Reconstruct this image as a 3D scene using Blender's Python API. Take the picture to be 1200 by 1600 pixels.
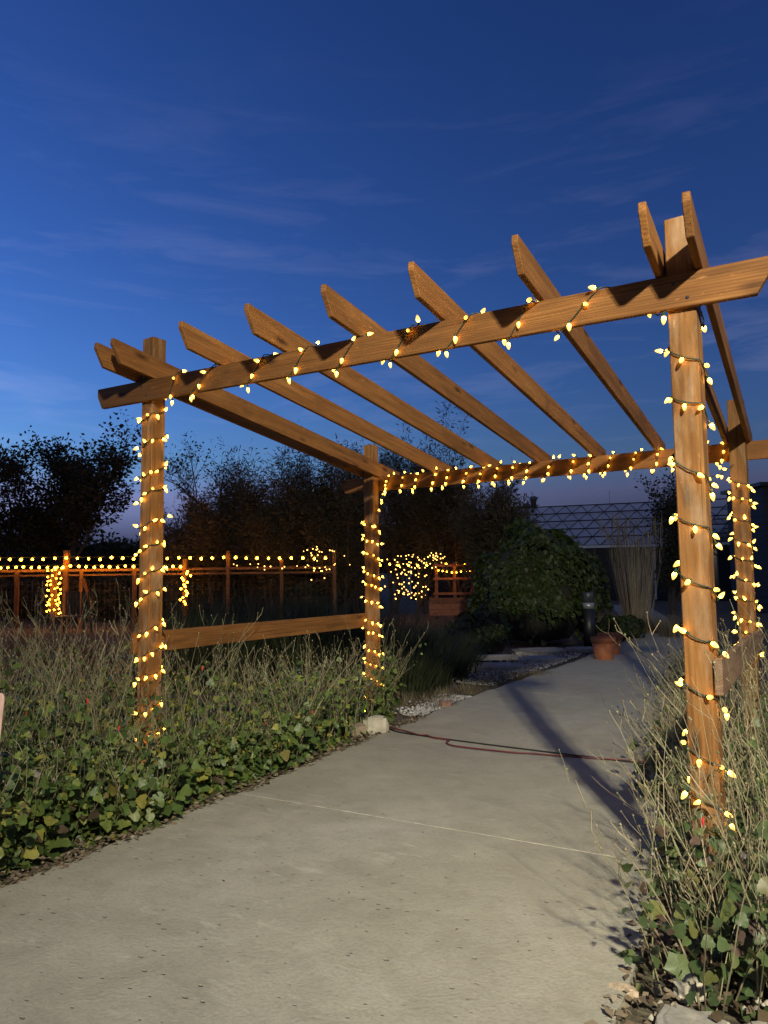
import bpy, bmesh, math, random
import numpy as np
from mathutils import Vector, Matrix

for o in list(bpy.data.objects): bpy.data.objects.remove(o)
SC = bpy.context.scene
COL = SC.collection

# ------------------------------------------------------------------ camera
CAM = Vector((3.85186, -2.92854, 1.40698))
FW = Vector((-0.556294, 0.826732, 0.083967))
RT = Vector((0.829033, 0.559070, -0.012088))
UP = Vector((0.056937, -0.062887, 0.996395))
FPX = 1123.36
cd = bpy.data.cameras.new('camera')
cam = bpy.data.objects.new('camera', cd); COL.objects.link(cam)
cd.sensor_fit = 'VERTICAL'; cd.sensor_height = 36.0; cd.sensor_width = 27.0
cd.lens = FPX / 1600 * 36.0
cd.clip_start = 0.05; cd.clip_end = 3000
cam.matrix_world = Matrix(((RT.x, UP.x, -FW.x, CAM.x), (RT.y, UP.y, -FW.y, CAM.y),
                           (RT.z, UP.z, -FW.z, CAM.z), (0, 0, 0, 1)))
SC.camera = cam

# ------------------------------------------------------------------ sky (dusk, just after sunset)
SUN_AZ = math.radians(264)      # compass bearing of the afterglow, clockwise from +Y
SUN_EL = math.radians(-1.0)
world = bpy.data.worlds.new('World'); SC.world = world; world.use_nodes = True
wn, wl = world.node_tree.nodes, world.node_tree.links
for n in list(wn): wn.remove(n)
w_out = wn.new('ShaderNodeOutputWorld'); w_bg = wn.new('ShaderNodeBackground')
sky = wn.new('ShaderNodeTexSky'); sky.sky_type = 'NISHITA'; sky.sun_disc = False
sky.sun_elevation = SUN_EL; sky.sun_rotation = SUN_AZ
sky.air_density = 1.0; sky.dust_density = 0.3; sky.ozone_density = 3.0; sky.altitude = 200
def wnode(t, **k):
    n = wn.new(t)
    for a, b in k.items(): setattr(n, a, b)
    return n
w_tc = wnode('ShaderNodeTexCoord')
w_map = wnode('ShaderNodeMapping'); w_map.inputs['Scale'].default_value = (1.3, 1.3, 9.0)
w_map.inputs['Rotation'].default_value = (0.0, 0.05, 0.4)
wl.new(w_tc.outputs['Generated'], w_map.inputs[0])
w_no = wnode('ShaderNodeTexNoise'); w_no.inputs['Scale'].default_value = 3.1; w_no.inputs['Detail'].default_value = 7; w_no.inputs['Roughness'].default_value = 0.62
w_no.inputs['Distortion'].default_value = 0.5
wl.new(w_map.outputs[0], w_no.inputs['Vector'])
w_cr = wnode('ShaderNodeValToRGB'); w_cr.color_ramp.elements[0].position = 0.50; w_cr.color_ramp.elements[1].position = 0.83
wl.new(w_no.outputs['Fac'], w_cr.inputs[0])
w_sep = wnode('ShaderNodeSeparateXYZ'); wl.new(w_tc.outputs['Generated'], w_sep.inputs[0])
w_band = wnode('ShaderNodeValToRGB')      # clouds live in a low belt of the whole sky
e = w_band.color_ramp.elements; e[0].position = 0.05; e[0].color = (0.2, 0.2, 0.2, 1); e[1].position = 0.62; e[1].color = (0.0, 0.0, 0.0, 1)
m1 = w_band.color_ramp.elements.new(0.24); m1.color = (1, 1, 1, 1)
m2 = w_band.color_ramp.elements.new(0.42); m2.color = (0.6, 0.6, 0.6, 1)
wl.new(w_sep.outputs['Z'], w_band.inputs[0])
w_mul = wnode('ShaderNodeMath', operation='MULTIPLY'); wl.new(w_cr.outputs[0], w_mul.inputs[0]); wl.new(w_band.outputs[0], w_mul.inputs[1])
w_gain = wnode('ShaderNodeVectorMath', operation='MULTIPLY'); w_gam = wnode('ShaderNodeGamma'); w_gam.inputs['Gamma'].default_value = 1.35; wl.new(sky.outputs[0], w_gam.inputs['Color'])
wl.new(w_gam.outputs[0], w_gain.inputs[0])
w_gain.inputs[1].default_value = (6.7, 8.3, 9.2)     # dusk blue balance
w_s2 = wnode('ShaderNodeSeparateColor'); wl.new(w_gain.outputs[0], w_s2.inputs[0])
def w_cap(ch, k):
    a = wnode('ShaderNodeMath', operation='MULTIPLY'); wl.new(w_s2.outputs['Blue'], a.inputs[0]); a.inputs[1].default_value = k
    b = wnode('ShaderNodeMath', operation='MINIMUM'); wl.new(w_s2.outputs[ch], b.inputs[0]); wl.new(a.outputs[0], b.inputs[1]); return b.outputs[0]
w_cmb = wnode('ShaderNodeCombineColor'); wl.new(w_cap('Red', 0.42), w_cmb.inputs[0]); wl.new(w_cap('Green', 0.5), w_cmb.inputs[1]); wl.new(w_s2.outputs['Blue'], w_cmb.inputs[2])
w_mix = wnode('ShaderNodeMix', data_type='RGBA', blend_type='MIX')
wl.new(w_mul.outputs[0], w_mix.inputs['Factor']); wl.new(w_cmb.outputs[0], w_mix.inputs['A'])
w_cl = wnode('ShaderNodeVectorMath', operation='MULTIPLY_ADD'); wl.new(w_cmb.outputs[0], w_cl.inputs[0])
w_cl.inputs[1].default_value = (1.1, 1.0, 0.95); w_cl.inputs[2].default_value = (0.52, 0.46, 0.62)
wl.new(w_cl.outputs[0], w_mix.inputs['B'])
wl.new(w_mix.outputs['Result'], w_bg.inputs['Color']); w_bg.inputs['Strength'].default_value = 0.15
wl.new(w_bg.outputs[0], w_out.inputs[0])

sd = bpy.data.lights.new('warm_fill', 'SUN'); sd.energy = 0.2; sd.angle = math.radians(140); sd.color = (1, 0.84, 0.42)  # added wide warm fill, from no real source, to neutralise blue shadows
warm_fill = bpy.data.objects.new('warm_fill', sd); COL.objects.link(warm_fill)
_d = Vector((0.42, -0.69, 0.60))
warm_fill.rotation_euler = _d.to_track_quat('Z', 'Y').to_euler()

SC.render.engine = 'CYCLES'
SC.view_settings.view_transform = 'Standard'; SC.view_settings.look = 'None'
SC.view_settings.gamma = 1.0; SC.view_settings.exposure = 0.0
SC.view_settings.use_curve_mapping = False
SC.render.resolution_x = 768; SC.render.resolution_y = 1024
SC.cycles.max_bounces = 6; SC.cycles.transparent_max_bounces = 12
SC.cycles.sample_clamp_indirect = 3.0; SC.cycles.sample_clamp_direct = 24.0

# ------------------------------------------------------------------ helpers
rnd = random.Random(7)
def G(x, y):
    s = 2.9 - y
    return 0.0275 * (s + math.sqrt(s * s + 0.3))
def spot(px, d):
    """ground point seen in image column px at forward distance d"""
    k = (px - 600) / FPX
    p = CAM + (FW + RT * k) * d
    return Vector((p.x, p.y, G(p.x, p.y)))
def at(px, py, d):
    return CAM + (FW + RT * ((px - 600) / FPX) - UP * ((py - 800) / FPX)) * d

def tag(o, label, cat=None, group=None, kind=None):
    if label: o['label'] = label
    if cat: o['category'] = cat
    if group: o['group'] = group
    if kind: o['kind'] = kind
    return o
def empty(name, loc, rz=0.0):
    o = bpy.data.objects.new(name, None); o.empty_display_size = 0.1
    o.location = loc; o.rotation_euler = (0, 0, rz); COL.objects.link(o); return o
def link(name, me, parent=None, mw=None, mat=None):
    o = bpy.data.objects.new(name, me)
    if mat and not me.materials: me.materials.append(mat)
    COL.objects.link(o)
    if mw is not None: o.matrix_world = mw
    if parent is not None:
        o.parent = parent
        o.matrix_parent_inverse = world_of(parent).inverted()
    return o
def world_of(o):
    m = o.matrix_basis.copy()
    if o.parent: m = world_of(o.parent) @ o.matrix_parent_inverse @ m
    return m

class MB:
    def __init__(self): self.v = []; self.f = []
    def add(self, vs, fs):
        n = len(self.v); self.v.extend(vs); self.f.extend([tuple(i + n for i in f) for f in fs])
    def box(self, c, s, rot=None):
        hx, hy, hz = s[0] / 2, s[1] / 2, s[2] / 2
        P = [Vector((x, y, z)) for x in (-hx, hx) for y in (-hy, hy) for z in (-hz, hz)]
        if rot is not None: P = [rot @ p for p in P]
        c = Vector(c); P = [p + c for p in P]
        self.add(P, [(0, 1, 3, 2), (4, 6, 7, 5), (0, 4, 5, 1), (2, 3, 7, 6), (0, 2, 6, 4), (1, 5, 7, 3)])
    def tube(self, pts, radii, sides=4, cap=True):
        n = len(pts); rings = []
        up = Vector((0.13, 0.21, 1)).normalized(); prev = None
        for i, p in enumerate(pts):
            t = (pts[min(i + 1, n - 1)] - pts[max(i - 1, 0)])
            if t.length < 1e-9: t = Vector((0, 0, 1))
            t.normalize()
            a = (prev - t * prev.dot(t)) if prev is not None else t.cross(up)
            if a.length < 1e-5: a = t.cross(Vector((1, 0, 0)))
            a.normalize(); prev = a; b = t.cross(a)
            r = radii[i] if hasattr(radii, '__len__') else radii
            rings.append([p + (a * math.cos(k * 2 * math.pi / sides) + b * math.sin(k * 2 * math.pi / sides)) * r for k in range(sides)])
        vs = [q for r in rings for q in r]; fs = []
        for i in range(n - 1):
            for k in range(sides):
                k2 = (k + 1) % sides
                fs.append((i * sides + k, i * sides + k2, (i + 1) * sides + k2, (i + 1) * sides + k))
        if cap:
            fs.append(tuple(range(sides))[::-1]); fs.append(tuple((n - 1) * sides + k for k in range(sides)))
        self.add(vs, fs)
    def lathe(self, prof, sides=16, c=(0, 0, 0)):
        c = Vector(c); vs = []; fs = []
        for r, z in prof:
            for k in range(sides):
                a = 2 * math.pi * k / sides; vs.append(c + Vector((r * math.cos(a), r * math.sin(a), z)))
        for i in range(len(prof) - 1):
            for k in range(sides):
                k2 = (k + 1) % sides
                fs.append((i * sides + k, i * sides + k2, (i + 1) * sides + k2, (i + 1) * sides + k))
        self.add(vs, fs)
    def mesh(self, name, mat=None, smooth=False):
        me = bpy.data.meshes.new(name); me.from_pydata([tuple(v) for v in self.v], [], self.f)
        if smooth: me.polygons.foreach_set('use_smooth', [True] * len(me.polygons))
        if mat: me.materials.append(mat)
        me.update(); return me
    def build(self, name, mat, parent=None, mw=None, smooth=False):
        return link(name, self.mesh(name, mat, smooth), parent, mw)

def np_mesh(name, V, F, mat, smooth=False):
    """V (n,3), F (m,k) fast mesh"""
    me = bpy.data.meshes.new(name); k = F.shape[1]
    me.vertices.add(len(V)); me.vertices.foreach_set('co', V.astype(np.float32).ravel())
    me.loops.add(F.size); me.loops.foreach_set('vertex_index', F.astype(np.int32).ravel())
    me.polygons.add(len(F))
    me.polygons.foreach_set('loop_start', np.arange(0, F.size, k, dtype=np.int32))
    if smooth: me.polygons.foreach_set('use_smooth', np.ones(len(F), dtype=bool))
    me.materials.append(mat); me.update(calc_edges=True); me.validate(); return me

def bevel_mesh(name, vs, fs, mat, off=0.003, seg=1):
    bm = bmesh.new(); V = [bm.verts.new(v) for v in vs]
    for f in fs: bm.faces.new([V[i] for i in f])
    bmesh.ops.recalc_face_normals(bm, faces=bm.faces)
    if off: bmesh.ops.bevel(bm, geom=list(bm.edges), offset=off, segments=seg, affect='EDGES', clamp_overlap=True)
    me = bpy.data.meshes.new(name); bm.to_mesh(me); bm.free(); me.materials.append(mat); return me
def prism(name, prof, th, mat, off=0.003):
    """profile in local XZ, thickness th along local Y (0..th)"""
    n = len(prof); vs = [(x, 0, z) for x, z in prof] + [(x, th, z) for x, z in prof]
    fs = [tuple(range(n)), tuple(range(2 * n - 1, n - 1, -1))] + [(i, i + n, (i + 1) % n + n, (i + 1) % n) for i in range(n)]
    return bevel_mesh(name, vs, fs, mat, off)
def frame(o, xdir, zhint=(0, 0, 1)):
    x = Vector(xdir).normalized(); y = Vector(zhint).cross(x).normalized(); z = x.cross(y)
    return Matrix(((x.x, y.x, z.x, o[0]), (x.y, y.y, z.y, o[1]), (x.z, y.z, z.z, o[2]), (0, 0, 0, 1)))

# ------------------------------------------------------------------ materials
class NT:
    def __init__(self, name):
        self.m = bpy.data.materials.new(name); self.m.use_nodes = True
        self.t = self.m.node_tree; self.n = self.t.nodes; self.l = self.t.links
        self.b = self.n['Principled BSDF']; self.out = self.n['Material Output']
    def node(self, t, ins=None, **k):
        n = self.n.new(t)
        for a, b in k.items(): setattr(n, a, b)
        for a, b in (ins or {}).items():
            if hasattr(b, 'is_output') or hasattr(b, 'links'): self.l.new(b, n.inputs[a])
            else: n.inputs[a].default_value = b
        return n
    def ramp(self, fac, stops):
        n = self.n.new('ShaderNodeValToRGB'); el = n.color_ramp.elements
        while len(el) < len(stops): el.new(0.5)
        for q, (p, c) in zip(el, stops):
            q.position = p; q.color = (c[0], c[1], c[2], 1) if hasattr(c, '__len__') else (c, c, c, 1)
        self.l.new(fac, n.inputs[0]); return n.outputs[0]
    def mix(self, fac, a, b, mode='MIX'):
        n = self.n.new('ShaderNodeMix'); n.data_type = 'RGBA'; n.blend_type = mode
        for key, val in (('Factor', fac), ('A', a), ('B', b)):
            if hasattr(val, 'links'): self.l.new(val, n.inputs[key])
            elif key == 'Factor': n.inputs[key].default_value = val
            else: n.inputs[key].default_value = (*val, 1)
        return n.outputs['Result']
    def noise(self, vec, scale, detail=4, rough=0.55, dist=0.0):
        return self.node('ShaderNodeTexNoise', {'Vector': vec, 'Scale': scale, 'Detail': detail, 'Roughness': rough, 'Distortion': dist}).outputs['Fac']
    def mapping(self, vec, scale=(1, 1, 1), loc=None):
        n = self.node('ShaderNodeMapping', {'Vector': vec, 'Scale': scale})
        if loc is not None: self.l.new(loc, n.inputs['Location'])
        return n.outputs[0]
    def bump(self, h, strength=0.3, dist=0.01, normal=None):
        n = self.node('ShaderNodeBump', {'Height': h, 'Strength': strength, 'Distance': dist})
        if normal is not None: self.l.new(normal, n.inputs['Normal'])
        self.l.new(n.outputs[0], self.b.inputs['Normal']); return n.outputs[0]
    def col(self, c):
        if hasattr(c, 'links'): self.l.new(c, self.b.inputs['Base Color'])
        else: self.b.inputs['Base Color'].default_value = (*c, 1)
    def set(self, **k):
        for a, v in k.items(): self.b.inputs[a.replace('_', ' ')].default_value = v

def plain(name, c, rough=0.6, metal=0.0, var=0.25, scale=12):
    t = NT(name); tc = t.node('ShaderNodeTexCoord').outputs['Object']
    f = t.noise(tc, scale, 5)
    t.col(t.ramp(f, [(0.3, tuple(v * (1 - var) for v in c)), (0.7, tuple(min(1, v * (1 + var)) for v in c))]))
    t.set(Roughness=rough, Metallic=metal); t.bump(f, 0.15, 0.004); return t.m
def emit(name, c, s):
    t = NT(name); t.set(Roughness=0.4); t.col((0.8, 0.6, 0.3))
    t.b.inputs['Emission Color'].default_value = (*c, 1); t.b.inputs['Emission Strength'].default_value = s; return t.m

def wood(name, c_dark, c_mid, c_light, weather=0.0, grey=(0.34, 0.27, 0.19)):
    t = NT(name); tc = t.node('ShaderNodeTexCoord').outputs['Object']
    oi = t.node('ShaderNodeObjectInfo').outputs['Random']
    off = t.node('ShaderNodeVectorMath', {0: oi, 1: (37.0, 11.0, 23.0)}, operation='MULTIPLY').outputs[0]
    p = t.mapping(tc, (1, 1, 1), off)
    grain = t.noise(t.mapping(p, (1.6, 34, 34)), 1.0, 4, 0.55, 0.6)
    broad = t.noise(t.mapping(p, (1.6, 9, 9)), 1.0, 4, 0.6, 1.2)
    # knots: sparse ellipses stretched along the grain
    vo = t.node('ShaderNodeTexVoronoi', {'Vector': t.mapping(p, (2.6, 8.5, 8.5)), 'Scale': 1.0, 'Randomness': 1.0})
    knot = t.ramp(vo.outputs['Distance'], [(0.06, 1.0), (0.2, 0.0)])
    wv = t.node('ShaderNodeTexWave', {'Vector': t.mapping(p, (0.5, 12, 12)), 'Scale': 2.0, 'Distortion': 9.0, 'Detail': 3.0, 'Detail Scale': 1.2}, bands_direction='Z').outputs['Fac']
    base = t.ramp(t.mix(0.22, grain, wv), [(0.22, c_dark), (0.48, c_mid), (0.8, c_light)])
    base = t.mix(t.ramp(broad, [(0.35, 0.0), (0.68, 0.75)]), base, tuple(v * 0.5 for v in c_mid))
    base = t.mix(t.ramp(knot, [(0.0, 0.0), (1.0, 0.85)]), base, tuple(v * 0.3 for v in c_dark))
    chk = t.noise(t.mapping(p, (0.9, 70, 70)), 1.0, 3, 0.5, 0.2)
    base = t.mix(t.ramp(chk, [(0.66, 0.0), (0.71, 0.75)]), base, tuple(v * 0.25 for v in c_dark))
    flk = t.noise(t.mapping(p, (14, 60, 60)), 1.0, 4, 0.7)
    base = t.mix(t.ramp(flk, [(0.64, 0.0), (0.72, 0.55)]), base, tuple(min(1, v * 1.7) for v in c_light))
    if weather:
        w = t.noise(t.mapping(p, (3.5, 14, 14)), 1.0, 5, 0.65)
        base = t.mix(t.ramp(w, [(0.5, 0.0), (0.72, weather)]), base, grey)
    hsv = t.node('ShaderNodeHueSaturation', {'Color': base, 'Saturation': 0.97, 'Value': t.node('ShaderNodeMapRange', {'Value': oi, 'To Min': 0.72, 'To Max': 1.15}).outputs[0]})
    t.col(hsv.outputs[0]); t.set(Roughness=0.75, Specular_IOR_Level=0.25)
    h = t.mix(0.5, grain, wv)
    t.bump(h, 0.16, 0.003); return t.m

WOOD = wood('stained_timber', (0.135, 0.050, 0.0095), (0.25, 0.097, 0.0175), (0.37, 0.165, 0.036))
WOODP = wood('weathered_post_timber', (0.13, 0.052, 0.011), (0.25, 0.105, 0.021), (0.38, 0.185, 0.05), weather=0.5, grey=(0.42, 0.31, 0.19))
WOODG = wood('grey_rail_timber', (0.10, 0.055, 0.028), (0.20, 0.115, 0.06), (0.28, 0.18, 0.10), weather=0.4)
WOODF = wood('fence_timber', (0.09, 0.04, 0.015), (0.16, 0.075, 0.03), (0.22, 0.11, 0.048))
STEEL = plain('galvanised_steel', (0.55, 0.56, 0.57), 0.35, 0.9)
WIRE = plain('dark_green_wire', (0.012, 0.03, 0.018), 0.5)
SOCK = plain('green_socket_plastic', (0.015, 0.06, 0.04), 0.4)

def concrete():
    t = NT('concrete'); g = t.node('ShaderNodeNewGeometry').outputs['Position']
    big = t.noise(g, 0.9, 5, 0.6, 0.3); mid = t.noise(g, 5, 6, 0.62, 0.4); fine = t.noise(g, 70, 5, 0.7)
    c = t.ramp(big, [(0.3, (0.315, 0.287, 0.21)), (0.55, (0.385, 0.356, 0.262)), (0.75, (0.44, 0.408, 0.315))])
    c = t.mix(t.ramp(mid, [(0.32, 0.5), (0.58, 0.0)]), c, (0.26, 0.235, 0.17))
    c = t.mix(t.ramp(fine, [(0.3, 0.35), (0.55, 0.0)]), c, (0.2, 0.175, 0.12))
    # scuffs: pale worn streaks across the walking line
    st = t.noise(t.mapping(g, (5, 16, 5)), 1.0, 6, 0.7, 0.5)
    msk = t.noise(g, 1.4, 3)
    scuff = t.node('ShaderNodeMath', {0: t.ramp(st, [(0.57, 0), (0.64, 1)]), 1: t.ramp(msk, [(0.47, 0), (0.62, 0.42)])}, operation='MULTIPLY').outputs[0]
    c = t.mix(scuff, c, (0.56, 0.52, 0.41))
    # small pits and popped flakes, in patches
    vo = t.node('ShaderNodeTexVoronoi', {'Vector': t.mapping(g, (9, 15, 9)), 'Scale': 1.6, 'Randomness': 1.0})
    patch = t.noise(g, 1.1, 2, 0.5)
    dist = t.node('ShaderNodeMath', {0: vo.outputs['Distance'], 1: t.ramp(mid, [(0.35, 0.0), (0.7, 0.12)])}, operation='ADD').outputs[0]
    pit = t.node('ShaderNodeMath', {0: t.ramp(dist, [(0.11, 1), (0.17, 0)]), 1: t.ramp(patch, [(0.42, 0), (0.56, 1)])}, operation='MULTIPLY').outputs[0]
    c = t.mix(t.node('ShaderNodeMath', {0: pit, 1: t.ramp(fine, [(0.4, 0.25), (0.6, 0.8)])}, operation='MULTIPLY').outputs[0], c, (0.19, 0.16, 0.11))
    t.col(c); t.set(Roughness=0.85)
    h = t.node('ShaderNodeMath', {0: t.mix(0.35, mid, fine), 1: pit}, operation='SUBTRACT').outputs[0]
    t.bump(h, 0.8, 0.014); return t.m
CONC = concrete()

def soil():
    t = NT('mulch_soil'); g = t.node('ShaderNodeNewGeometry').outputs['Position']
    a = t.noise(g, 1.2, 5); b = t.noise(g, 22, 6, 0.7); v = t.node('ShaderNodeTexVoronoi', {'Vector': t.mapping(g, (26, 40, 26)), 'Scale': 1.0})
    c = t.ramp(b, [(0.3, (0.045, 0.032, 0.02)), (0.6, (0.11, 0.082, 0.052)), (0.8, (0.2, 0.155, 0.10))])
    c = t.mix(t.ramp(v.outputs['Color'], [(0.55, 0), (0.75, 0.5)]), c, (0.20, 0.16, 0.11))
    c = t.mix(t.ramp(a, [(0.4, 0.5), (0.6, 0)]), c, (0.07, 0.07, 0.03))
    t.col(c); t.set(Roughness=0.95); t.bump(t.mix(0.5, b, v.outputs['Distance']), 0.8, 0.03); return t.m
SOIL = soil()

def leafmat(name, stops, rough=0.42, trans=0.25, nscale=22):
    t = NT(name); g = t.node('ShaderNodeNewGeometry')
    tc = t.node('ShaderNodeTexCoord').outputs['Object']
    oi = t.node('ShaderNodeObjectInfo').outputs['Random']
    s = t.node('ShaderNodeMath', {0: g.outputs['Random Per Island'], 1: oi}, operation='ADD').outputs[0]
    s = t.node('ShaderNodeMath', {0: s}, operation='FRACT').outputs[0]
    c = t.ramp(s, stops)
    f = t.noise(tc, nscale, 4)
    c = t.mix(t.ramp(f, [(0.35, 0.35), (0.65, 0)]), c, (0.03, 0.03, 0.01))
    t.col(c); t.set(Roughness=rough, Specular_IOR_Level=0.3)
    tr = t.node('ShaderNodeBsdfTranslucent', {'Color': c})
    mx = t.node('ShaderNodeMixShader', {0: trans, 1: t.b.outputs[0], 2: tr.outputs[0]})
    t.l.new(mx.outputs[0], t.out.inputs[0]); return t.m
LEAF = leafmat('mallow_leaf', [(0.0, (0.055, 0.092, 0.022)), (0.35, (0.09, 0.145, 0.032)), (0.62, (0.135, 0.19, 0.044)), (0.80, (0.20, 0.235, 0.052)), (0.93, (0.34, 0.31, 0.055)), (0.965, (0.11, 0.075, 0.04)), (1.0, (0.08, 0.055, 0.035))])
LEAFR = leafmat('mallow_leaf_sparse', [(0.0, (0.06, 0.095, 0.028)), (0.4, (0.09, 0.135, 0.045)), (0.7, (0.13, 0.17, 0.06)), (0.85, (0.2, 0.2, 0.06)), (0.9, (0.12, 0.075, 0.05)), (1.0, (0.09, 0.055, 0.045))])
STEM = leafmat('dry_stem', [(0.0, (0.20, 0.155, 0.09)), (0.4, (0.31, 0.25, 0.15)), (0.7, (0.22, 0.23, 0.10)), (1.0, (0.42, 0.35, 0.22))], 0.75, 0.05)
LITTER = leafmat('leaf_litter', [(0.0, (0.10, 0.065, 0.04)), (0.4, (0.20, 0.145, 0.09)), (0.75, (0.30, 0.235, 0.15)), (1.0, (0.40, 0.33, 0.23))], 0.8, 0.1)
TREELEAF = leafmat('dark_tree_leaf', [(0.0, (0.022, 0.030, 0.012)), (0.6, (0.038, 0.042, 0.018)), (1.0, (0.06, 0.05, 0.022))], 0.6, 0.2, 3)
FEATHER = leafmat('feathery_leaf', [(0.0, (0.05, 0.042, 0.022)), (0.6, (0.08, 0.062, 0.032)), (1.0, (0.11, 0.085, 0.045))], 0.7, 0.15, 3)
IVY = leafmat('ivy_leaf', [(0.0, (0.02, 0.035, 0.008)), (0.5, (0.03, 0.05, 0.011)), (1.0, (0.06, 0.08, 0.018))], 0.5, 0.15, 3)
BARK = plain('bark', (0.06, 0.045, 0.032), 0.9, 0, 0.35, 9)
DRYGRASS = leafmat('dry_grass', [(0.0, (0.15, 0.115, 0.065)), (0.6, (0.24, 0.19, 0.11)), (1.0, (0.32, 0.26, 0.16))], 0.8, 0.2)
PALEGRASS = leafmat('pale_plume_grass', [(0.0, (0.34, 0.28, 0.18)), (1.0, (0.55, 0.47, 0.33))], 0.8, 0.2)
REDGRASS = leafmat('red_brown_grass', [(0.0, (0.10, 0.04, 0.022)), (0.6, (0.16, 0.065, 0.035)), (1.0, (0.2, 0.1, 0.05))], 0.8, 0.2)
GREENGRASS = leafmat('dark_grass', [(0.0, (0.02, 0.028, 0.012)), (0.6, (0.035, 0.045, 0.018)), (1.0, (0.06, 0.065, 0.03))], 0.6, 0.15)
ROCK = plain('pale_limestone', (0.40, 0.36, 0.27), 0.9, 0, 0.3, 9)
GRAVEL = leafmat('white_gravel', [(0, (0.30, 0.28, 0.24)), (0.6, (0.48, 0.46, 0.41)), (1, (0.62, 0.6, 0.55))], 0.9, 0.0)
FLOWER = plain('red_flower', (0.55, 0.03, 0.03), 0.5)
TERRA = plain('terracotta', (0.30, 0.10, 0.038), 0.85, 0, 0.3, 9)
BLACKMETAL = plain('black_powder_coat', (0.012, 0.012, 0.013), 0.45)
PALEMETAL = plain('pale_band_metal', (0.33, 0.34, 0.34), 0.4, 0.5)

# ------------------------------------------------------------------ setting: ground
def make_ground():
    def axis(a, b, fine, coarse, c0, c1):
        out = [];  t = a
        while t < b:
            out.append(t); t += fine if c0 <= t < c1 else coarse
        return out + [b]
    xs = [-900, -400, -150, -70] + axis(-40, 40, 0.35, 4, -12, 10) + [70, 150, 400, 900]
    ys = [-900, -300, -80, -30] + axis(-12, 44, 0.35, 4, -8, 24) + [70, 150, 400, 1200]
    V = []; r = np.random.RandomState(3)
    for y in ys:
        for x in xs:
            V.append((x, y, G(x, max(-12, y)) - 0.015 + (r.uniform(-0.012, 0.008) if abs(x) < 12 and -8 < y < 24 else 0)))
    nx = len(xs); F = [(j * nx + i, j * nx + i + 1, (j + 1) * nx + i + 1, (j + 1) * nx + i) for j in range(len(ys) - 1) for i in range(nx - 1)]
    me = np_mesh('ground', np.array(V), np.array(F), SOIL, True)
    tag(link('ground', me), None, None, None, 'structure')
make_ground()

LE = [(-9, 1.2), (-4, 1.16), (-1.43, 1.10), (-0.84, 1.02), (-0.32, 0.88), (0.38, 0.76), (1.06, 0.6), (2.08, 0.39), (3.5, 0.17), (4.5, 0.09), (6.6, 0.05), (8.14, 0.02), (10.5, -0.2), (14, -0.95), (19, -2.4), (26, -4.8)]
RE = [(-9, 3.5), (-4, 3.42), (-0.93, 3.23), (0.02, 3.12), (2.0, 2.68), (4.5, 2.15), (6.8, 1.72), (9, 1.35), (12, 0.85), (16, -0.3), (19, -1.1), (26, -3.4)]
def interp(T, y):
    ys = [a for a, b in T]; return float(np.interp(y, ys, [b for a, b in T]))
XL = lambda y: interp(LE, y) + 0.012 * math.sin(y * 9) + 0.008 * math.sin(y * 23 + 1)
XR = lambda y: interp(RE, y)
path = tag(empty('path', (2, 0, 0)), None, None, None, 'structure')
def slab(y0, y1, sk0, sk1):
    """one poured slab; sk = how far the joint runs off square over the path's width"""
    n = max(4, int((y1 - y0) / 0.16)); m = 16; bm = bmesh.new(); top = []
    for j in range(n + 1):
        row = []
        for i in range(m + 1):
            s = i / m; y = y0 + (y1 - y0) * j / n + (sk0 + (sk1 - sk0) * j / n) * (s - 0.5)
            x = XL(y) + (XR(y) - XL(y)) * s
            edge = min(i, m - i, j, n - j); z = G(x, y) + 0.022 - (0.0015 if edge == 0 else 0)
            row.append(bm.verts.new((x, y, z)))
        top.append(row)
    for j in range(n):
        for i in range(m): bm.faces.new((top[j][i], top[j][i + 1], top[j + 1][i + 1], top[j + 1][i]))
    be = [e for e in bm.edges if e.is_boundary]
    r = bmesh.ops.extrude_edge_only(bm, edges=be)
    for v in r['geom']:
        if isinstance(v, bmesh.types.BMVert): v.co.z -= 0.12
    bmesh.ops.recalc_face_normals(bm, faces=bm.faces)
    me = bpy.data.meshes.new('concrete_slab'); bm.to_mesh(me); bm.free(); me.materials.append(CONC)
    link('concrete_slab', me, path)
for a, b, s0, s1 in [(-9, -3.2, 0, 0.2), (-3.19, 0.197, 0.2, 0.27), (0.202, 4.87, 0.27, -0.2), (4.88, 8.6, -0.2, -0.2), (8.61, 12.5, -0.2, -0.2), (12.51, 17, -.2, -.2), (17.01, 26, -.2, 0)]:
    slab(a, b, s0, s1)
jm = MB()                                                    # sandy grit that has filled the near joint
jp = [Vector((XL(0.07) + 0.03 + i * 0.0395, 0.199 + 0.27 * ((XL(.2) + .03 + i * 0.0395 - XL(.2)) / (XR(.2) - XL(.2)) - 0.5), 0)) for i in range(58)]
for p in jp: p.z = G(p.x, p.y) + 0.0175
jm.tube(jp, [0.0032 + 0.0026 * rnd.random() for _ in jp], 4)
jm.build('joint_grit', plain('joint_grit', (0.43, 0.39, 0.29), 0.95, 0, 0.35, 30), path)

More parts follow.
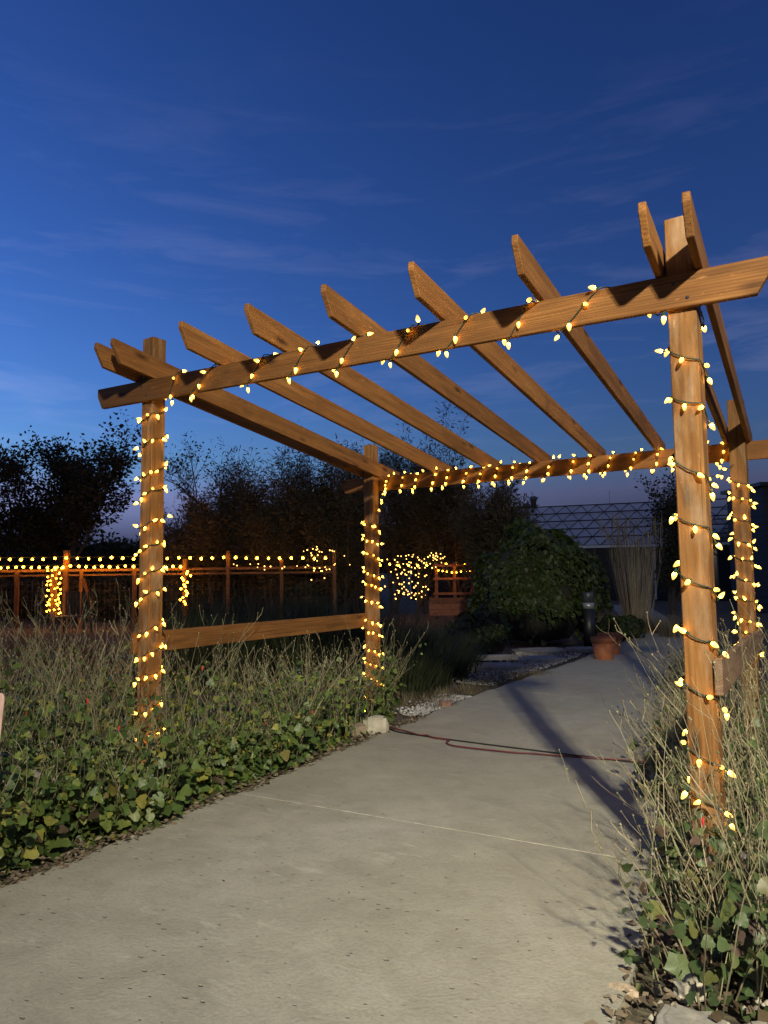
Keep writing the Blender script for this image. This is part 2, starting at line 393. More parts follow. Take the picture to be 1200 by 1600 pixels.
# ------------------------------------------------------------------ pergola
PS = 0.105; TH = 0.0285
L, S, W1, W2 = 3.245, -0.195, 2.737, 2.764
ZB0, DZF = 2.520, -0.0993           # underside of the front beam, and its fall to the far post
ZB1, DZB = 2.206, -0.011
HB = 0.1364; RH = 0.1363
perg = tag(empty('pergola', (1.6, 1.4, 0.1)), 'brown timber pergola of four posts and nine rafters spanning the concrete path', 'pergola')
def post(x, y, ztop, twist=0.0):
    z0 = G(x, y) - 0.2; h = ztop - z0
    vs = [(a, b, c) for a in (0, h) for b in (-PS / 2, PS / 2) for c in (-PS / 2, PS / 2)]
    fs = [(0, 1, 3, 2), (4, 6, 7, 5), (0, 4, 5, 1), (2, 3, 7, 6), (0, 2, 6, 4), (1, 5, 7, 3)]
    me = bevel_mesh('post', vs, fs, WOODP, 0.004)
    m = frame((x + PS / 2, y + PS / 2, z0), (0, 0, 1), (-math.sin(twist), math.cos(twist), 0))
    return link('post', me, perg, m)
P_FL = post(0, 0, 2.944); P_FR = post(L, 0, 2.798); P_BL = post(S, W1, 2.651); P_BR = post(L + S, W2, 2.631)
def beam(x0, x1, y0, z0, y1, z1):
    ln = math.hypot(x1 - x0, y1 - y0); c = 0.072; e = 0.012
    prof = [(c * 0.7, 0), (ln - c * 0.7, 0), (ln, 0.085), (ln, HB), (0, HB), (0, 0.085)]
    me = prism('beam', prof, TH, WOOD)
    return link('beam', me, perg, frame((x0, y0, z0), (x1 - x0, y1 - y0, z1 - z0)))
fz = lambda x: ZB0 + DZF * x / L
bz = lambda x: ZB1 + DZB * (x - S) / L
by = lambda x: W1 + PS + (W2 - W1) * (x - S) / L
BEAM_F = beam(-0.437, L + 0.37, -TH, fz(-0.437), -TH, fz(L + 0.37))
BEAM_B = beam(S - 0.357, L + S + 0.42, by(S - .357), bz(S - 0.357), by(L + S + .42), bz(L + S + 0.42))
sc_ = MB(); sc_.lathe([(0, 0.004), (0.006, 0.0035), (0.0075, 0.0), (0.0, 0.0)], 8); SCREW = sc_.mesh('screw', BLACKMETAL)
for bm_o, xs_, yy, zz, sg in ((BEAM_F, (0.03, 0.08, L + 0.03, L + 0.08), -TH, fz, -1),):
    for j_, x_ in enumerate(xs_): link('screw', SCREW, bm_o, Matrix.Translation((x_, yy, zz(x_) + (0.035 if j_ % 2 else 0.10))) @ Matrix.Rotation(math.pi / 2, 4, 'X'))
RX = [-0.046, 0.119, 0.727, 1.238, 1.739, 2.228, 2.715, 3.207, 3.355]
V0, V1 = -0.3555, 3.2
rafters = []
clipm = MB(); clipm.box((0, 0, 0), (0.05, 0.012, 0.035)); clipm.box((0.0, -0.008, -0.02), (0.03, 0.026, 0.01)); clipm.box((0.018, -0.006, 0.005), (0.008, 0.014, 0.03))
clip_me = clipm.mesh('hurricane_tie', STEEL)
for i, rx in enumerate(RX):
    skew = S / W1; zf = fz(rx) + HB + 0.001; zr = bz(rx + S) + HB + 0.001; sl = (zr - zf) / W1
    a = Vector((rx + skew * V0, V0, zf + sl * V0)); b = Vector((rx + skew * V1, V1, zf + sl * V1))
    ln = (b - a).length; j = rnd.uniform(-0.006, 0.006)
    prof = [(0.0755, 0), (ln - 0.0755, 0), (ln, 0.098), (ln, RH), (j, RH), (j, 0.098)]
    me = prism('rafter', prof, TH, WOOD)
    m = frame(a, b - a); r = link('rafter', me, perg, m)
    # the prism's thickness runs along local +Y, which points to -X: shift so the rafter spans rx..rx+TH
    m2 = m.copy(); m2.translation = m.translation - (m.col[1].to_3d() * TH); r.matrix_basis = m2
    rafters.append(r)
    if 1 < i < 7:
        q = link('hurricane_tie', clip_me, r, Matrix.Translation((rx - 0.012, 0.008, zf + 0.018)))
def rail(x0, y0, z0, x1, y1, z1, mat, side):
    ln = math.hypot(x1 - x0, y1 - y0)
    me = prism('rail', [(0, 0), (ln, 0), (ln, 0.1335), (0, 0.1335)], TH, mat)
    r = link('rail', me, perg, frame((x0, y0, z0), (x1 - x0, y1 - y0, z1 - z0)))
    if side > 0:
        m = r.matrix_basis.copy(); m.translation -= m.col[1].to_3d() * TH; r.matrix_basis = m
    return r
rail(-0.001 + 0.004, -0.035, 0.916, S - 0.003, W1 + PS + 0.03, 0.886, WOOD, -1)
tag(rail(L + PS + 0.002, -0.02, 0.941, L + S + PS + 0.002, W2 + PS + 0.03, 0.84, WOODG, 1), 'greyer weathered side rail')

# ------------------------------------------------------------------ flood lamp that lights the path (stands behind the viewer)
lp = Vector((6.42, -5.10, 0)); lp.z = G(lp.x, -5.1) - 0.02; LH = Vector((6.42, -5.10, 4.71))
lamp = tag(empty('street_lamp', lp), 'tall black pole lamp with a square head lighting the path', 'street lamp')
m = MB(); m.lathe([(0.0, 0.0), (0.16, 0.0), (0.16, 0.04), (0.07, 0.06), (0.06, 0.3), (0.05, LH.z - lp.z + 0.22), (0.0, LH.z - lp.z + 0.24)], 12)
m.build('pole', BLACKMETAL, lamp, Matrix.Translation(lp), True)
tgt = Vector((1.5, 3.0, 1.2)); dv = (tgt - LH).normalized()
m = MB(); m.box((0, 0, 0.05), (0.34, 0.46, 0.09)); m.box((0, 0.27, 0.06), (0.06, 0.2, 0.05))
hm = dv.to_track_quat('-Z', 'Y').to_matrix().to_4x4(); hm.translation = LH
m.build('lamp_head', BLACKMETAL, lamp, hm)
ld = bpy.data.lights.new('lamp_light', 'SPOT'); ld.energy = 6300; ld.spot_size = math.radians(84); ld.spot_blend = 1.0
ld.shadow_soft_size = 0.13; ld.color = (1.0, 0.94, 0.76)
lo = bpy.data.objects.new('lamp_light', ld); COL.objects.link(lo)
hm2 = hm.copy(); hm2.translation = LH + dv * 0.02; lo.matrix_world = hm2
lo.parent = lamp; lo.matrix_parent_inverse = world_of(lamp).inverted()

# ------------------------------------------------------------------ strings of bulbs on the pergola
def bulb_mat():
    t = NT('warm_bulb'); tc = t.node('ShaderNodeTexCoord').outputs['Object']
    z = t.node('ShaderNodeSeparateXYZ', {0: tc}).outputs['X']
    f = t.node('ShaderNodeMapRange', {'Value': z, 'From Min': 0.013, 'From Max': 0.054}).outputs[0]
    g = t.ramp(f, [(0.0, 1.0), (0.25, 0.2), (0.5, 0.04), (1.0, 0.013)])
    k = t.node('ShaderNodeMath', {0: g, 1: 62.0}, operation='MULTIPLY').outputs[0]      # the diode sits at the base of the bulb
    t.col((0.8, 0.5, 0.15)); t.set(Roughness=0.3)
    t.l.new(t.ramp(f, [(0.0, (1.0, 0.46, 0.035)), (0.3, (1.0, 0.55, 0.045)), (0.6, (1.0, 0.64, 0.12)), (1.0, (1.0, 0.66, 0.14))]), t.b.inputs['Emission Color']); t.l.new(k, t.b.inputs['Emission Strength']); return t.m
BULB = bulb_mat()
def bulb_meshes():
    b = MB(); prof = [(0.0, 0.013), (0.0062, 0.0135), (0.0098, 0.019), (0.0113, 0.026), (0.0105, 0.035), (0.0078, 0.044), (0.0042, 0.051), (0.0, 0.0545)]
    n = 8; vs = []; fs = []
    for r, x in prof:
        for k in range(n):
            a = 2 * math.pi * k / n; vs.append(Vector((x, r * math.cos(a), r * math.sin(a))))
    for i in range(len(prof) - 1):
        for k in range(n): fs.append((i * n + k, i * n + (k + 1) % n, (i + 1) * n + (k + 1) % n, (i + 1) * n + k))
    b.add(vs, fs); bm = b.mesh('bulb', BULB, True)
    c = MB(); c.tube([Vector((-0.006, 0, 0)), Vector((0.004, 0, 0)), Vector((0.014, 0, 0))], [0.0035, 0.0062, 0.0072], 6)
    return bm, c.mesh('socket', SOCK)
BULB_ME, SOCK_ME = bulb_meshes()
def resample(pts, step):
    out = [pts[0].copy()]; acc = 0.0
    for a, b in zip(pts, pts[1:]):
        d = (b - a).length
        while acc + d >= step:
            t = (step - acc) / d; a = a + (b - a) * t; d = (b - a).length; out.append(a.copy()); acc = 0.0
        acc += d
    return out
def light_string(label, pts, cen, step, seed, droop=0.8, free=None):
    """pts: wire path; cen(p): nearest point of the timber's axis, to push the bulbs outward"""
    r = random.Random(seed); base = pts[0].copy()
    root = tag(empty('string_lights', base), label, 'string lights')
    m = MB(); m.tube(resample(pts, 0.02), 0.0030, 5); m.build('wire', WIRE, root, None, True)
    for p in resample(pts, step)[1:]:
        out = p - cen(p)
        if out.length > 1e-4: out.normalize()
        j = Vector((r.gauss(0, 1), r.gauss(0, 1), r.gauss(0, 1))) * 0.38
        dn = droop * r.choice((0.35, 0.9, 1.25, 1.25, -0.5) if droop < 1 else (0.5, 0.9, 1.3, 1.6))
        d = (out * r.uniform(0.3, 0.85) + Vector((0, 0, -dn)) + j).normalized()
        if d.dot(out) < 0.12: d = (d + out * (0.2 - d.dot(out))).normalized()
        x = d; y = x.cross(Vector((0.3, 0.2, 0.9))).normalized(); z = x.cross(y)
        q = p + out * 0.004 + Vector((r.uniform(-.006, .006), r.uniform(-.006, .006), r.uniform(-.006, .006)))
        mw = Matrix(((x.x, y.x, z.x, q.x), (x.y, y.y, z.y, q.y), (x.z, y.z, z.z, q.z), (0, 0, 0, 1)))
        mw = mw @ Matrix.Scale(r.uniform(.68, .86), 4); b = link('bulb', BULB_ME, root, mw); link('socket', SOCK_ME, b, mw)
    return root
def wrap(axis0, axis1, ha, hb, ua, ub, pitch, sign, phase, r, gap=0.007, slack=0.006):
    """wire wound round a rectangular bar from axis0 to axis1; ua, ub are its side directions"""
    ax = axis1 - axis0; ln = ax.length; ax = ax / ln; pts = []
    per = [(1, -1), (1, 1), (-1, 1), (-1, -1)]
    ca = [(ua * (ha + gap) * a + ub * (hb + gap) * b) for a, b in per]
    seg = [2 * (hb + gap), 2 * (ha + gap)] * 2; tot = sum(seg)
    t = 0.0; n = int(ln / pitch * 40); jit = {}
    for i in range(n + 1):
        u = i / 40.0 * sign + phase; f = (u % 1.0) * tot; k = 0
        while k < 3 and f > seg[k]: f -= seg[k]; k += 1
        g = f / seg[k]; p = ca[k] * (1 - g) + ca[(k + 1) % 4] * g
        turn = int(math.floor(u)); 
        if turn not in jit: jit[turn] = r.uniform(-0.28, 0.28)
        j0 = jit[turn]; j1 = jit.setdefault(turn + 1, r.uniform(-0.28, 0.28)); w = (u % 1.0)
        s = (i / 40.0 + (j0 * (1 - w) + j1 * w) * min(1, i / 20, (n - i) / 20)) * pitch
        sag = -0.012 * math.sin(math.pi * g) * (1 if abs(ax.z) > 0.5 else 0)
        bow = p.normalized() * slack * math.sin(math.pi * g) * r.uniform(0.4, 1)
        pts.append(axis0 + ax * min(max(s, 0), ln) + p + bow + Vector((0, 0, sag)))
    return pts
X, Y, Z = Vector((1, 0, 0)), Vector((0, 1, 0)), Vector((0, 0, 1))
def post_string(label, x, y, ztop, zbot, pitch, sign, phase, step, seed):
    r = random.Random(seed); c = Vector((x + PS / 2, y + PS / 2, 0)); h = PS / 2
    pts = wrap(c + Z * ztop, c + Z * zbot, h, h, X, Y, pitch, sign, phase, r)
    return light_string(label, pts, lambda p: Vector((c.x, c.y, p.z)), step, seed)
post_string('string of yellow bulbs spiralling round the front post that rises from the leafy bed', 0, 0, 2.49, 0.22, 0.168, -1, 0.30, 0.060, 11)
post_string('string of yellow bulbs wound widely round the post beside the sparse dry stalks', L, 0, 2.42, 0.42, 0.215, 1, 0.10, 0.085, 12)
post_string('string of yellow bulbs wound round the post with pale rocks at its foot', S, W1, 1.96, 0.10, 0.150, 1, 0.4, 0.058, 13)
post_string('string of yellow bulbs wound round the back post seen behind the greyer rail', L + S, W2, 2.13, 0.75, 0.135, 1, 0.2, 0.058, 14)
def beam_string(label, a, b, pitch, sign, phase, step, seed):
    r = random.Random(seed); ax = (b - a).normalized(); sd = Z.cross(ax).normalized(); up = ax.cross(sd)
    pts = wrap(a, b, TH / 2, HB / 2, sd, up, pitch, sign, phase, r, 0.006, 0.004)
    return light_string(label, pts, lambda p: a + ax * (p - a).dot(ax), step, seed, 1.15)
fa = lambda x: Vector((x, -TH / 2, fz(x) + HB / 2)); ba = lambda x: Vector((x, by(x) + TH / 2, bz(x) + HB / 2))
beam_string('string of yellow bulbs coiled loosely along the front beam', fa(0.02), fa(L + 0.02), 0.335, -1, 0.55, 0.083, 15)
beam_string('string of yellow bulbs coiled tightly along the back beam', ba(S + 0.13), ba(L + S - 0.02), 0.165, -1, 0.2, 0.055, 16)
# loose loops that jump from the front post to the back beam
r_ = random.Random(5)
def hang(a, b, sag, n=24): return [a.lerp(b, i / n) + Vector((0, 0, -sag * 4 * (i / n) * (1 - i / n))) for i in range(n + 1)]
hp = hang(Vector((L + S + 0.03, W2 - 0.03, 2.155)), Vector((L + S - 0.32, W2 + PS - 0.02, 2.19)), 0.09)
light_string('short loop of yellow bulbs sagging between the back beam and the back post', hp, lambda p: p + Vector((0, .05, .05)), 0.055, 17)
hp = hang(Vector((S + PS + 0.01, W1 + PS / 2, 1.97)), Vector((S + PS + 0.09, W1 + PS - .02, 2.26)), 0.0)
light_string('short run of yellow bulbs climbing from the rock-foot post to the back beam', hp, lambda p: p + Vector((-.05, .02, 0)), 0.05, 18)

# ------------------------------------------------------------------ leaf and stem kit
def leaf_template(lobes=3, seed=0):
    r = random.Random(seed); n = 15; P = [(0.0, 0.0, 0.0)]
    for k in range(n):
        a = -math.pi * 0.90 + 2 * math.pi * 0.90 * k / (n - 1)
        rad = 0.52 + 0.085 * math.cos(a * lobes) + r.uniform(-0.025, 0.025) - 0.10 * abs(a) / math.pi
        x = 0.42 + rad * math.cos(a); y = rad * 0.98 * math.sin(a)
        P.append((x, y, -0.62 * (y * y) - 0.42 * (x - 0.3) ** 2 + 0.26 * abs(y) + r.uniform(-0.05, 0.05)))
    P.append((0.42, 0.0, -0.05))
    F = [(n + 1, k, k + 1) for k in range(1, n)] + [(n + 1, n, 0), (n + 1, 0, 1)]
    return np.array(P), np.array(F)
LT = [leaf_template(3, s) for s in range(3)] + [leaf_template(5, 5)]
def frames(D, N):
    """unit x along D, z close to N"""
    x = D / np.linalg.norm(D, axis=1, keepdims=True)
    y = np.cross(N, x); y /= np.maximum(np.linalg.norm(y, axis=1, keepdims=True), 1e-6); z = np.cross(x, y)
    return np.stack([x, y, z], axis=2)
def leaves_mesh(name, pos, D, N, size, tmpl, mat):
    V, F = tmpl; R = frames(D, N)
    W = np.einsum('nij,kj->nki', R, V) * size[:, None, None] + pos[:, None, :]
    FF = F[None] + (np.arange(len(pos)) * len(V))[:, None, None]
    return np_mesh(name, W.reshape(-1, 3), FF.reshape(-1, F.shape[1]), mat, len(V) > 6)
SIMPLE = (np.array([(0, 0, 0), (0.45, 0.3, 0.06), (1, 0, -0.05), (0.45, -0.3, 0.06)]), np.array([(0, 1, 2, 3)]))
NARROW = (np.array([(0, 0, 0), (0.5, 0.11, 0.02), (1, 0, -0.05), (0.5, -0.11, 0.02)]), np.array([(0, 1, 2, 3)]))
LEAF_MES = {}
def leaf_object(parent, k, mat, M):
    key = (k, mat.name)
    if key not in LEAF_MES:
        V, F = LT[k]; LEAF_MES[key] = np_mesh('leaf', V, F, mat, True)
    return link('leaf', LEAF_MES[key], parent, M)

def mallow(label, group, cx, cy, rad, nst, hgt, lean, seed, leafmat_, leafy=1.0, size=(0.035, 0.07), leaf_top=0.7, big=22, twig=1.0, clipx=None, rx=None):
    """one clump: wiry stems fanning from the ground, round lobed leaves low down, dry forked tips"""
    r = random.Random(seed); z0 = G(cx, cy)
    root = tag(empty('mallow_plant', (cx, cy, z0)), label, 'plant', group)
    vf = random.Random(seed * 7 + 1); hgt *= vf.uniform(0.78, 1.2); leafy *= vf.uniform(0.55, 1.35); twig *= vf.uniform(0.7, 1.3)
    sm = MB(); pos = []; D = []; N = []; sz = []; flowers = []
    for s in range(nst):
        a = r.uniform(0, 2 * math.pi); q = rad * math.sqrt(r.random())
        bx, by_ = cx + q * math.cos(a) * (rx or 1), cy + q * math.sin(a)
        if clipx and bx > clipx(by_): bx = clipx(by_) - r.uniform(0, 0.1)
        p = Vector((bx, by_, G(bx, by_) - 0.02)); h = hgt * r.uniform(0.55, 1.12)
        d = Vector((math.cos(a) * 0.35 * r.random() + lean[0] + r.gauss(0, 0.16), math.sin(a) * 0.35 * r.random() + lean[1] + r.gauss(0, 0.16), 1)).normalized()
        n = 7; pts = [p.copy()]; bend = Vector((r.gauss(0, .05) + lean[0] * .05, r.gauss(0, .05) + lean[1] * .05, -0.02 * r.random()))
        for i in range(n):
            p = p + d * h / n; d = (d + bend + Vector((r.gauss(0, .05), r.gauss(0, .05), 0))).normalized(); pts.append(p.copy())
        w = r.uniform(0.0013, 0.0042)
        sm.tube(pts, [w * (1 - 0.72 * i / n) for i in range(n + 1)], 3, False)
        # dry forked tips
        for i in range(2, n + 1):
            for _ in range(2 if i > n - 3 else 1):
                if r.random() < 0.62 * twig * (i / n):
                    b = pts[i]; dd = ((pts[i] - pts[i - 1]).normalized() + Vector((r.gauss(0, .55), r.gauss(0, .55), r.uniform(-.1, .6)))).normalized()
                    ln = r.uniform(0.04, 0.15) * (1.25 - i / n * 0.5); c = b + dd * ln * 0.55; e_ = c + (dd + Vector((r.gauss(0, .3), r.gauss(0, .3), .25))).normalized() * ln * 0.5
                    sm.tube([b, c, e_], [w * 0.5, w * 0.42, w * 0.3], 3, False)
                    if r.random() < 0.75:                      # seed capsule
                        k = r.uniform(0.003, 0.0055)
                        sm.add([e_ + Vector(v) * k for v in ((1, 0, 0), (-1, 0, 0), (0, 1, 0), (0, -1, 0), (0, 0, 1.4), (0, 0, -1.2))], [(0, 2, 4), (2, 1, 4), (1, 3, 4), (3, 0, 4), (2, 0, 5), (1, 2, 5), (3, 1, 5), (0, 3, 5)])
        # leaves
        nl = int(r.uniform(9, 17) * leafy)
        for _ in range(nl):
            t = r.random() ** 1.2 * leaf_top * n; i = min(int(t), n - 1); b = pts[i].lerp(pts[i + 1], t - i)
            o = Vector((r.gauss(0, 1), r.gauss(0, 1), 0)); o.normalize()
            ps = b + o * r.uniform(0.02, 0.085) + Vector((0, 0, r.uniform(-.01, .03)))
            ps.z = max(ps.z, G(ps.x, ps.y) + 0.02)
            pos.append(ps); D.append((o.x, o.y, r.uniform(-1.2, 0.25))); N.append((r.gauss(0, .6) + 0.15, r.gauss(0, .6) - 0.25, r.uniform(0.35, 1)))
            sz.append((size[0] + (size[1] - size[0]) * r.random() ** 1.6) * (1.2 - 0.55 * t / n) * (0.55 if r.random() < .35 else 1))
            if r.random() < 0.004: flowers.append(ps + Vector((0, 0, .03)))
    sm.build('stems', STEM, root)
    if pos:
        pos = np.array([tuple(v) for v in pos]); D = np.array(D); N = np.array(N); sz = np.array(sz)
        dist = np.linalg.norm(pos - np.array(CAM), axis=1); order = np.argsort(dist / sz)
        bigi, rest = order[:big], order[big:]
        R = frames(D, N)
        for i in bigi:
            M = Matrix([[*(R[i][a] * sz[i]), pos[i][a]] for a in range(3)] + [[0, 0, 0, 1]])
            leaf_object(root, int(i) % 4, leafmat_, M)
        o = link('foliage', leaves_mesh('foliage', pos[rest], D[rest], N[rest], sz[rest], LT[seed % 3], leafmat_), root); o['kind'] = 'stuff'
    for f in flowers[:2]:
        fm = MB(); fm.tube([f + Vector((0, 0, -.012)), f, f + Vector((0, 0, .014))], [0.002, 0.0048, 0.003], 6); fm.build('flower', FLOWER, root)
    return root
# ------------------------------------------------------------------ the two mallow beds
PL = 'bushy mallow with round green leaves and dry stalks in the bed by the rail'
PE = 'low dark-leaved mallow spilling towards the path edge'
PO = 'tall dry-stalked mallow on the outer side of the bed'
PR = 'sparse mallow of long dry stalks beside the post with the greyer rail'
GL, GE, GO, GR = 'mallows inside the left rail', 'mallows along the path edge', 'mallows outside the left rail', 'mallows around the right-hand posts'
cl = lambda y: XL(y) - 0.13 - 0.07 * math.sin(y * 5.1 + 1)
k = 100
for (x, y) in [(0.50, 0.15), (0.28, 0.55), (0.52, 0.85), (0.15, 1.05), (0.36, 1.45), (0.05, 1.65), (0.08, 1.92), (-0.04, 2.25), (0.1, 2.5), (0.22, 0.1), (-0.1, 1.2), (-0.15, 1.9)]:
    k += 1; mallow(PL if y < 1.3 else 'bushy mallow close to the post with pale rocks', GL, x, y, 0.24, 24, 0.74, (0.05, -0.02), k, LEAF, 1.7, (0.03, 0.066), 0.82, 20, 1.3, cl)
for (x, y) in [(0.80, -1.25), (0.72, -0.95), (0.83, -0.62), (0.70, -0.35), (0.62, -0.02), (0.35, -0.3), (0.50, -0.75), (0.56, 0.42), (0.90, -1.6), (0.62, -1.35), (0.40, 1.15), (0.72, -1.9)]:
    k += 1; mallow(PE if y > 0.3 else 'low dark-leaved mallow below the bulb-wound front post' if y > -0.8 else 'low dark-leaved mallow spilling over the litter before the front post', GE, x, y, 0.23, 26, 0.44, (0.08, -0.05), k, LEAF, 2.1, (0.03, 0.085), 0.98, 26, 0.5, cl)
for (x, y) in [(0.35, -1.15), (0.25, -0.75), (0.0, -0.5), (-0.2, -0.2), (-0.35, -0.75), (-0.55, -0.35), (-0.75, 0.05), (-0.45, 0.3), (-0.95, -0.3), (-1.15, 0.25), (-0.9, 0.6), (-1.4, 0.7), (-0.15, -1.05), (-1.6, 0.35), (-0.35, 0.75)]:
    k += 1; mallow(PO if x < -0.4 else 'tall dry-stalked mallow in front of the front post', GO, x, y, 0.27, 24, 0.93, (0.02, 0.0), k, LEAF, 1.6, (0.03, 0.075), 0.74, 14, 1.7)
for (x, y, h) in [(3.42, -0.62, 0.55), (3.60, -0.45, 0.72), (3.38, -0.28, 0.62), (3.60, -0.10, 0.8), (3.42, 0.12, 0.78), (3.64, 0.32, 0.88), (3.28, 0.32, 0.62), (3.48, 0.62, 0.92), (3.22, 0.85, 0.72), (3.50, 1.05, 0.95), (3.2, 1.4, 0.78), (3.42, 1.7, 0.95), (3.12, 2.1, 0.75), (3.35, 2.5, 0.95), (3.0, 2.75, 0.8), (3.3, 3.3, 0.9), (2.85, 3.5, 0.7), (2.7, 4.4, 0.7), (2.85, 1.55, 0.55), (2.72, 2.4, 0.6), (2.5, 3.2, 0.6), (2.35, 4.3, 0.62), (2.1, 5.4, 0.6), (1.9, 6.6, 0.6), (1.75, 7.8, 0.6)]:
    k += 1; ln_ = random.Random(k).uniform(-0.24, 0.04)
    lab = ('sparse dry-stalked mallow growing by the flat pale stone slab' if y < -0.15 else 'dry-stalked mallow crowding the foot of the widely wound post' if y < 0.5
           else 'dry-stalked mallow growing along the greyer side rail' if y < 2.9 and x > 2.95 else 'dry-stalked mallow leaning over the far edge of the path')
    mallow(lab, GR, x, y, 0.17, 24, h, (ln_, -0.03), k, LEAFR, 0.9, (0.03, 0.066), 0.62, 20, 1.2)

# ------------------------------------------------------------------ litter, gravel, rocks
def scatter_flat(name, label, pts, size, mat, tm, seed, tilt=0.35, kind='stuff', cat=None):
    r = np.random.RandomState(seed); n = len(pts); pos = np.array(pts)
    a = r.uniform(0, 2 * np.pi, n); D = np.stack([np.cos(a), np.sin(a), r.normal(0, tilt * 0.5, n)], 1)
    N = np.stack([r.normal(0, tilt, n), r.normal(0, tilt, n), np.ones(n)], 1)
    me = leaves_mesh(name, pos, D, N, r.uniform(size[0], size[1], n), tm, mat)
    return tag(link(name, me), label, cat, None, kind)
r = random.Random(31); pts = []
for _ in range(2600):
    y = r.uniform(-2.0, 3.2); x = XL(y) - abs(r.gauss(0, 0.10)) + 0.035
    pts.append((x, y, G(x, y) + r.uniform(0.008, 0.035)))
for _ in range(1700):
    y = r.uniform(-1.7, 3.0); x = XR(y) + abs(r.gauss(0, 0.16)) - 0.03
    pts.append((x, y, G(x, y) + r.uniform(0.008, 0.035)))
scatter_flat('leaf_litter', 'dry brown leaf litter lying along both edges of the path', pts, (0.012, 0.045), LITTER, SIMPLE, 1, cat='leaf litter')
pts = [(x, y, G(x, y) + 0.026) for x, y in [(r.uniform(1.1, 3.1), r.uniform(-1.5, 3)) for _ in range(46)]]
scatter_flat('path_debris', 'tiny dry leaf crumbs strewn on the concrete', pts, (0.006, 0.016), LITTER, SIMPLE, 2, cat='debris')
def pebbles(name, label, spots, size, mat, seed):
    r = np.random.RandomState(seed); n = len(spots); pos = np.array(spots)
    V = np.array([(1, 0, 0), (-1, 0, 0), (0, 1, 0), (0, -1, 0), (0, 0, .7), (0, 0, -.7)]); F = np.array([(0, 2, 4), (2, 1, 4), (1, 3, 4), (3, 0, 4), (2, 0, 5), (1, 2, 5), (3, 1, 5), (0, 3, 5)])
    sc = r.uniform(0.6, 1.3, (n, 6, 3)) * r.uniform(size[0], size[1], (n, 1, 1)); a = r.uniform(0, 6.28, n); c, s_ = np.cos(a), np.sin(a)
    W = V[None] * sc; X_ = W[..., 0] * c[:, None] - W[..., 1] * s_[:, None]; Y_ = W[..., 0] * s_[:, None] + W[..., 1] * c[:, None]
    W = np.stack([X_, Y_, W[..., 2]], 2) + pos[:, None]
    FF = F[None] + (np.arange(n) * 6)[:, None, None]
    return tag(link(name, np_mesh(name, W.reshape(-1, 3), FF.reshape(-1, 3), mat)), label, 'gravel', None, 'stuff')
sp = []
for _ in range(900):
    y = r.uniform(3.1, 4.4); x = XL(y) - 0.04 - abs(r.gauss(0, 0.16)); sp.append((x, y, G(x, y) + 0.012))
for _ in range(1600):
    y = r.uniform(5.2, 9.0); x = XL(y) - 0.15 - abs(r.gauss(0, 0.45)); sp.append((x, y, G(x, y) + 0.012))
pebbles('white_gravel', 'white gravel strewn beside the far left edge of the path', sp, (0.008, 0.022), GRAVEL, 5)
sp = [(x, y, G(x, y) + 0.014) for x, y in [(r.uniform(3.3, 3.75), r.uniform(-1.4, -0.6)) for _ in range(130)]]
pebbles('pebbles', 'buff pebbles around the flat stone at the bed corner', sp, (0.006, 0.018), ROCK, 6)
def rock(name, label, loc, size, seed, rz=0.0, rough=0.16, mat=ROCK, group=None, cat='rock'):
    r = random.Random(seed); bm = bmesh.new(); bmesh.ops.create_cube(bm, size=1.0)
    bmesh.ops.bevel(bm, geom=list(bm.edges), offset=0.14, segments=2, affect='EDGES')
    bmesh.ops.subdivide_edges(bm, edges=list(bm.edges), cuts=1, use_grid_fill=True)
    from mathutils import noise as mn
    for v in bm.verts:
        n = mn.noise_vector(v.co * 2.3 + Vector((seed * 3.1, 0, 0))); v.co += n * rough
        v.co = Vector((v.co.x * size[0], v.co.y * size[1], v.co.z * size[2]))
    me = bpy.data.meshes.new(name); bm.to_mesh(me); bm.free(); me.materials.append(mat)
    loc = Vector((loc[0], loc[1], G(loc[0], loc[1]) + size[2] * 0.36))
    M = Matrix.Translation(loc) @ Matrix.Rotation(rz, 4, 'Z') @ Matrix.Rotation(r.uniform(-.12, .12), 4, 'X')
    return tag(link(name, me, None, M), label, cat, group)
rock('rock', 'squarish pale limestone block at the foot of the bulb-wound back post', (0.29, 2.20), (0.19, 0.13, 0.17), 1, 0.4)
rock('rock', 'smaller brownish rock leaning beside the squarish limestone block', (0.26, 1.98), (0.14, 0.12, 0.12), 2, 1.0, mat=plain('brown_rock', (0.26, 0.2, 0.13), 0.9))
rock('rock', 'flat pale slab of stone at the corner of the dry-stalk bed', (3.41, -0.88), (0.17, 0.17, 0.045), 3, 0.2, 0.2, plain('grey_stone', (0.30, 0.275, 0.22), 0.95, 0, 0.3, 25))
rock('rock', 'small rounded stone tucked behind the flat pale slab', (3.36, -0.66), (0.08, 0.06, 0.05), 4, 0.9)
rock('rock', 'cream pebble-like rock lying in the litter beside the flat slab', (3.55, -0.78), (0.05, 0.045, 0.04), 8, 0.3)
rock('broken_brick', 'crumbled tan chunk lying on the path beside the flat slab', (3.205, -0.78), (0.075, 0.03, 0.035), 5, 0.15, 0.2, plain('crumbled_tan', (0.42, 0.32, 0.21), 0.9, 0, 0.4, 40), cat='brick')
rock('rock', 'reddish brick-like stone in the white gravel at the path edge', (0.10, 3.75), (0.12, 0.08, 0.07), 6, 0.5, mat=plain('red_stone', (0.28, 0.15, 0.10), 0.9))
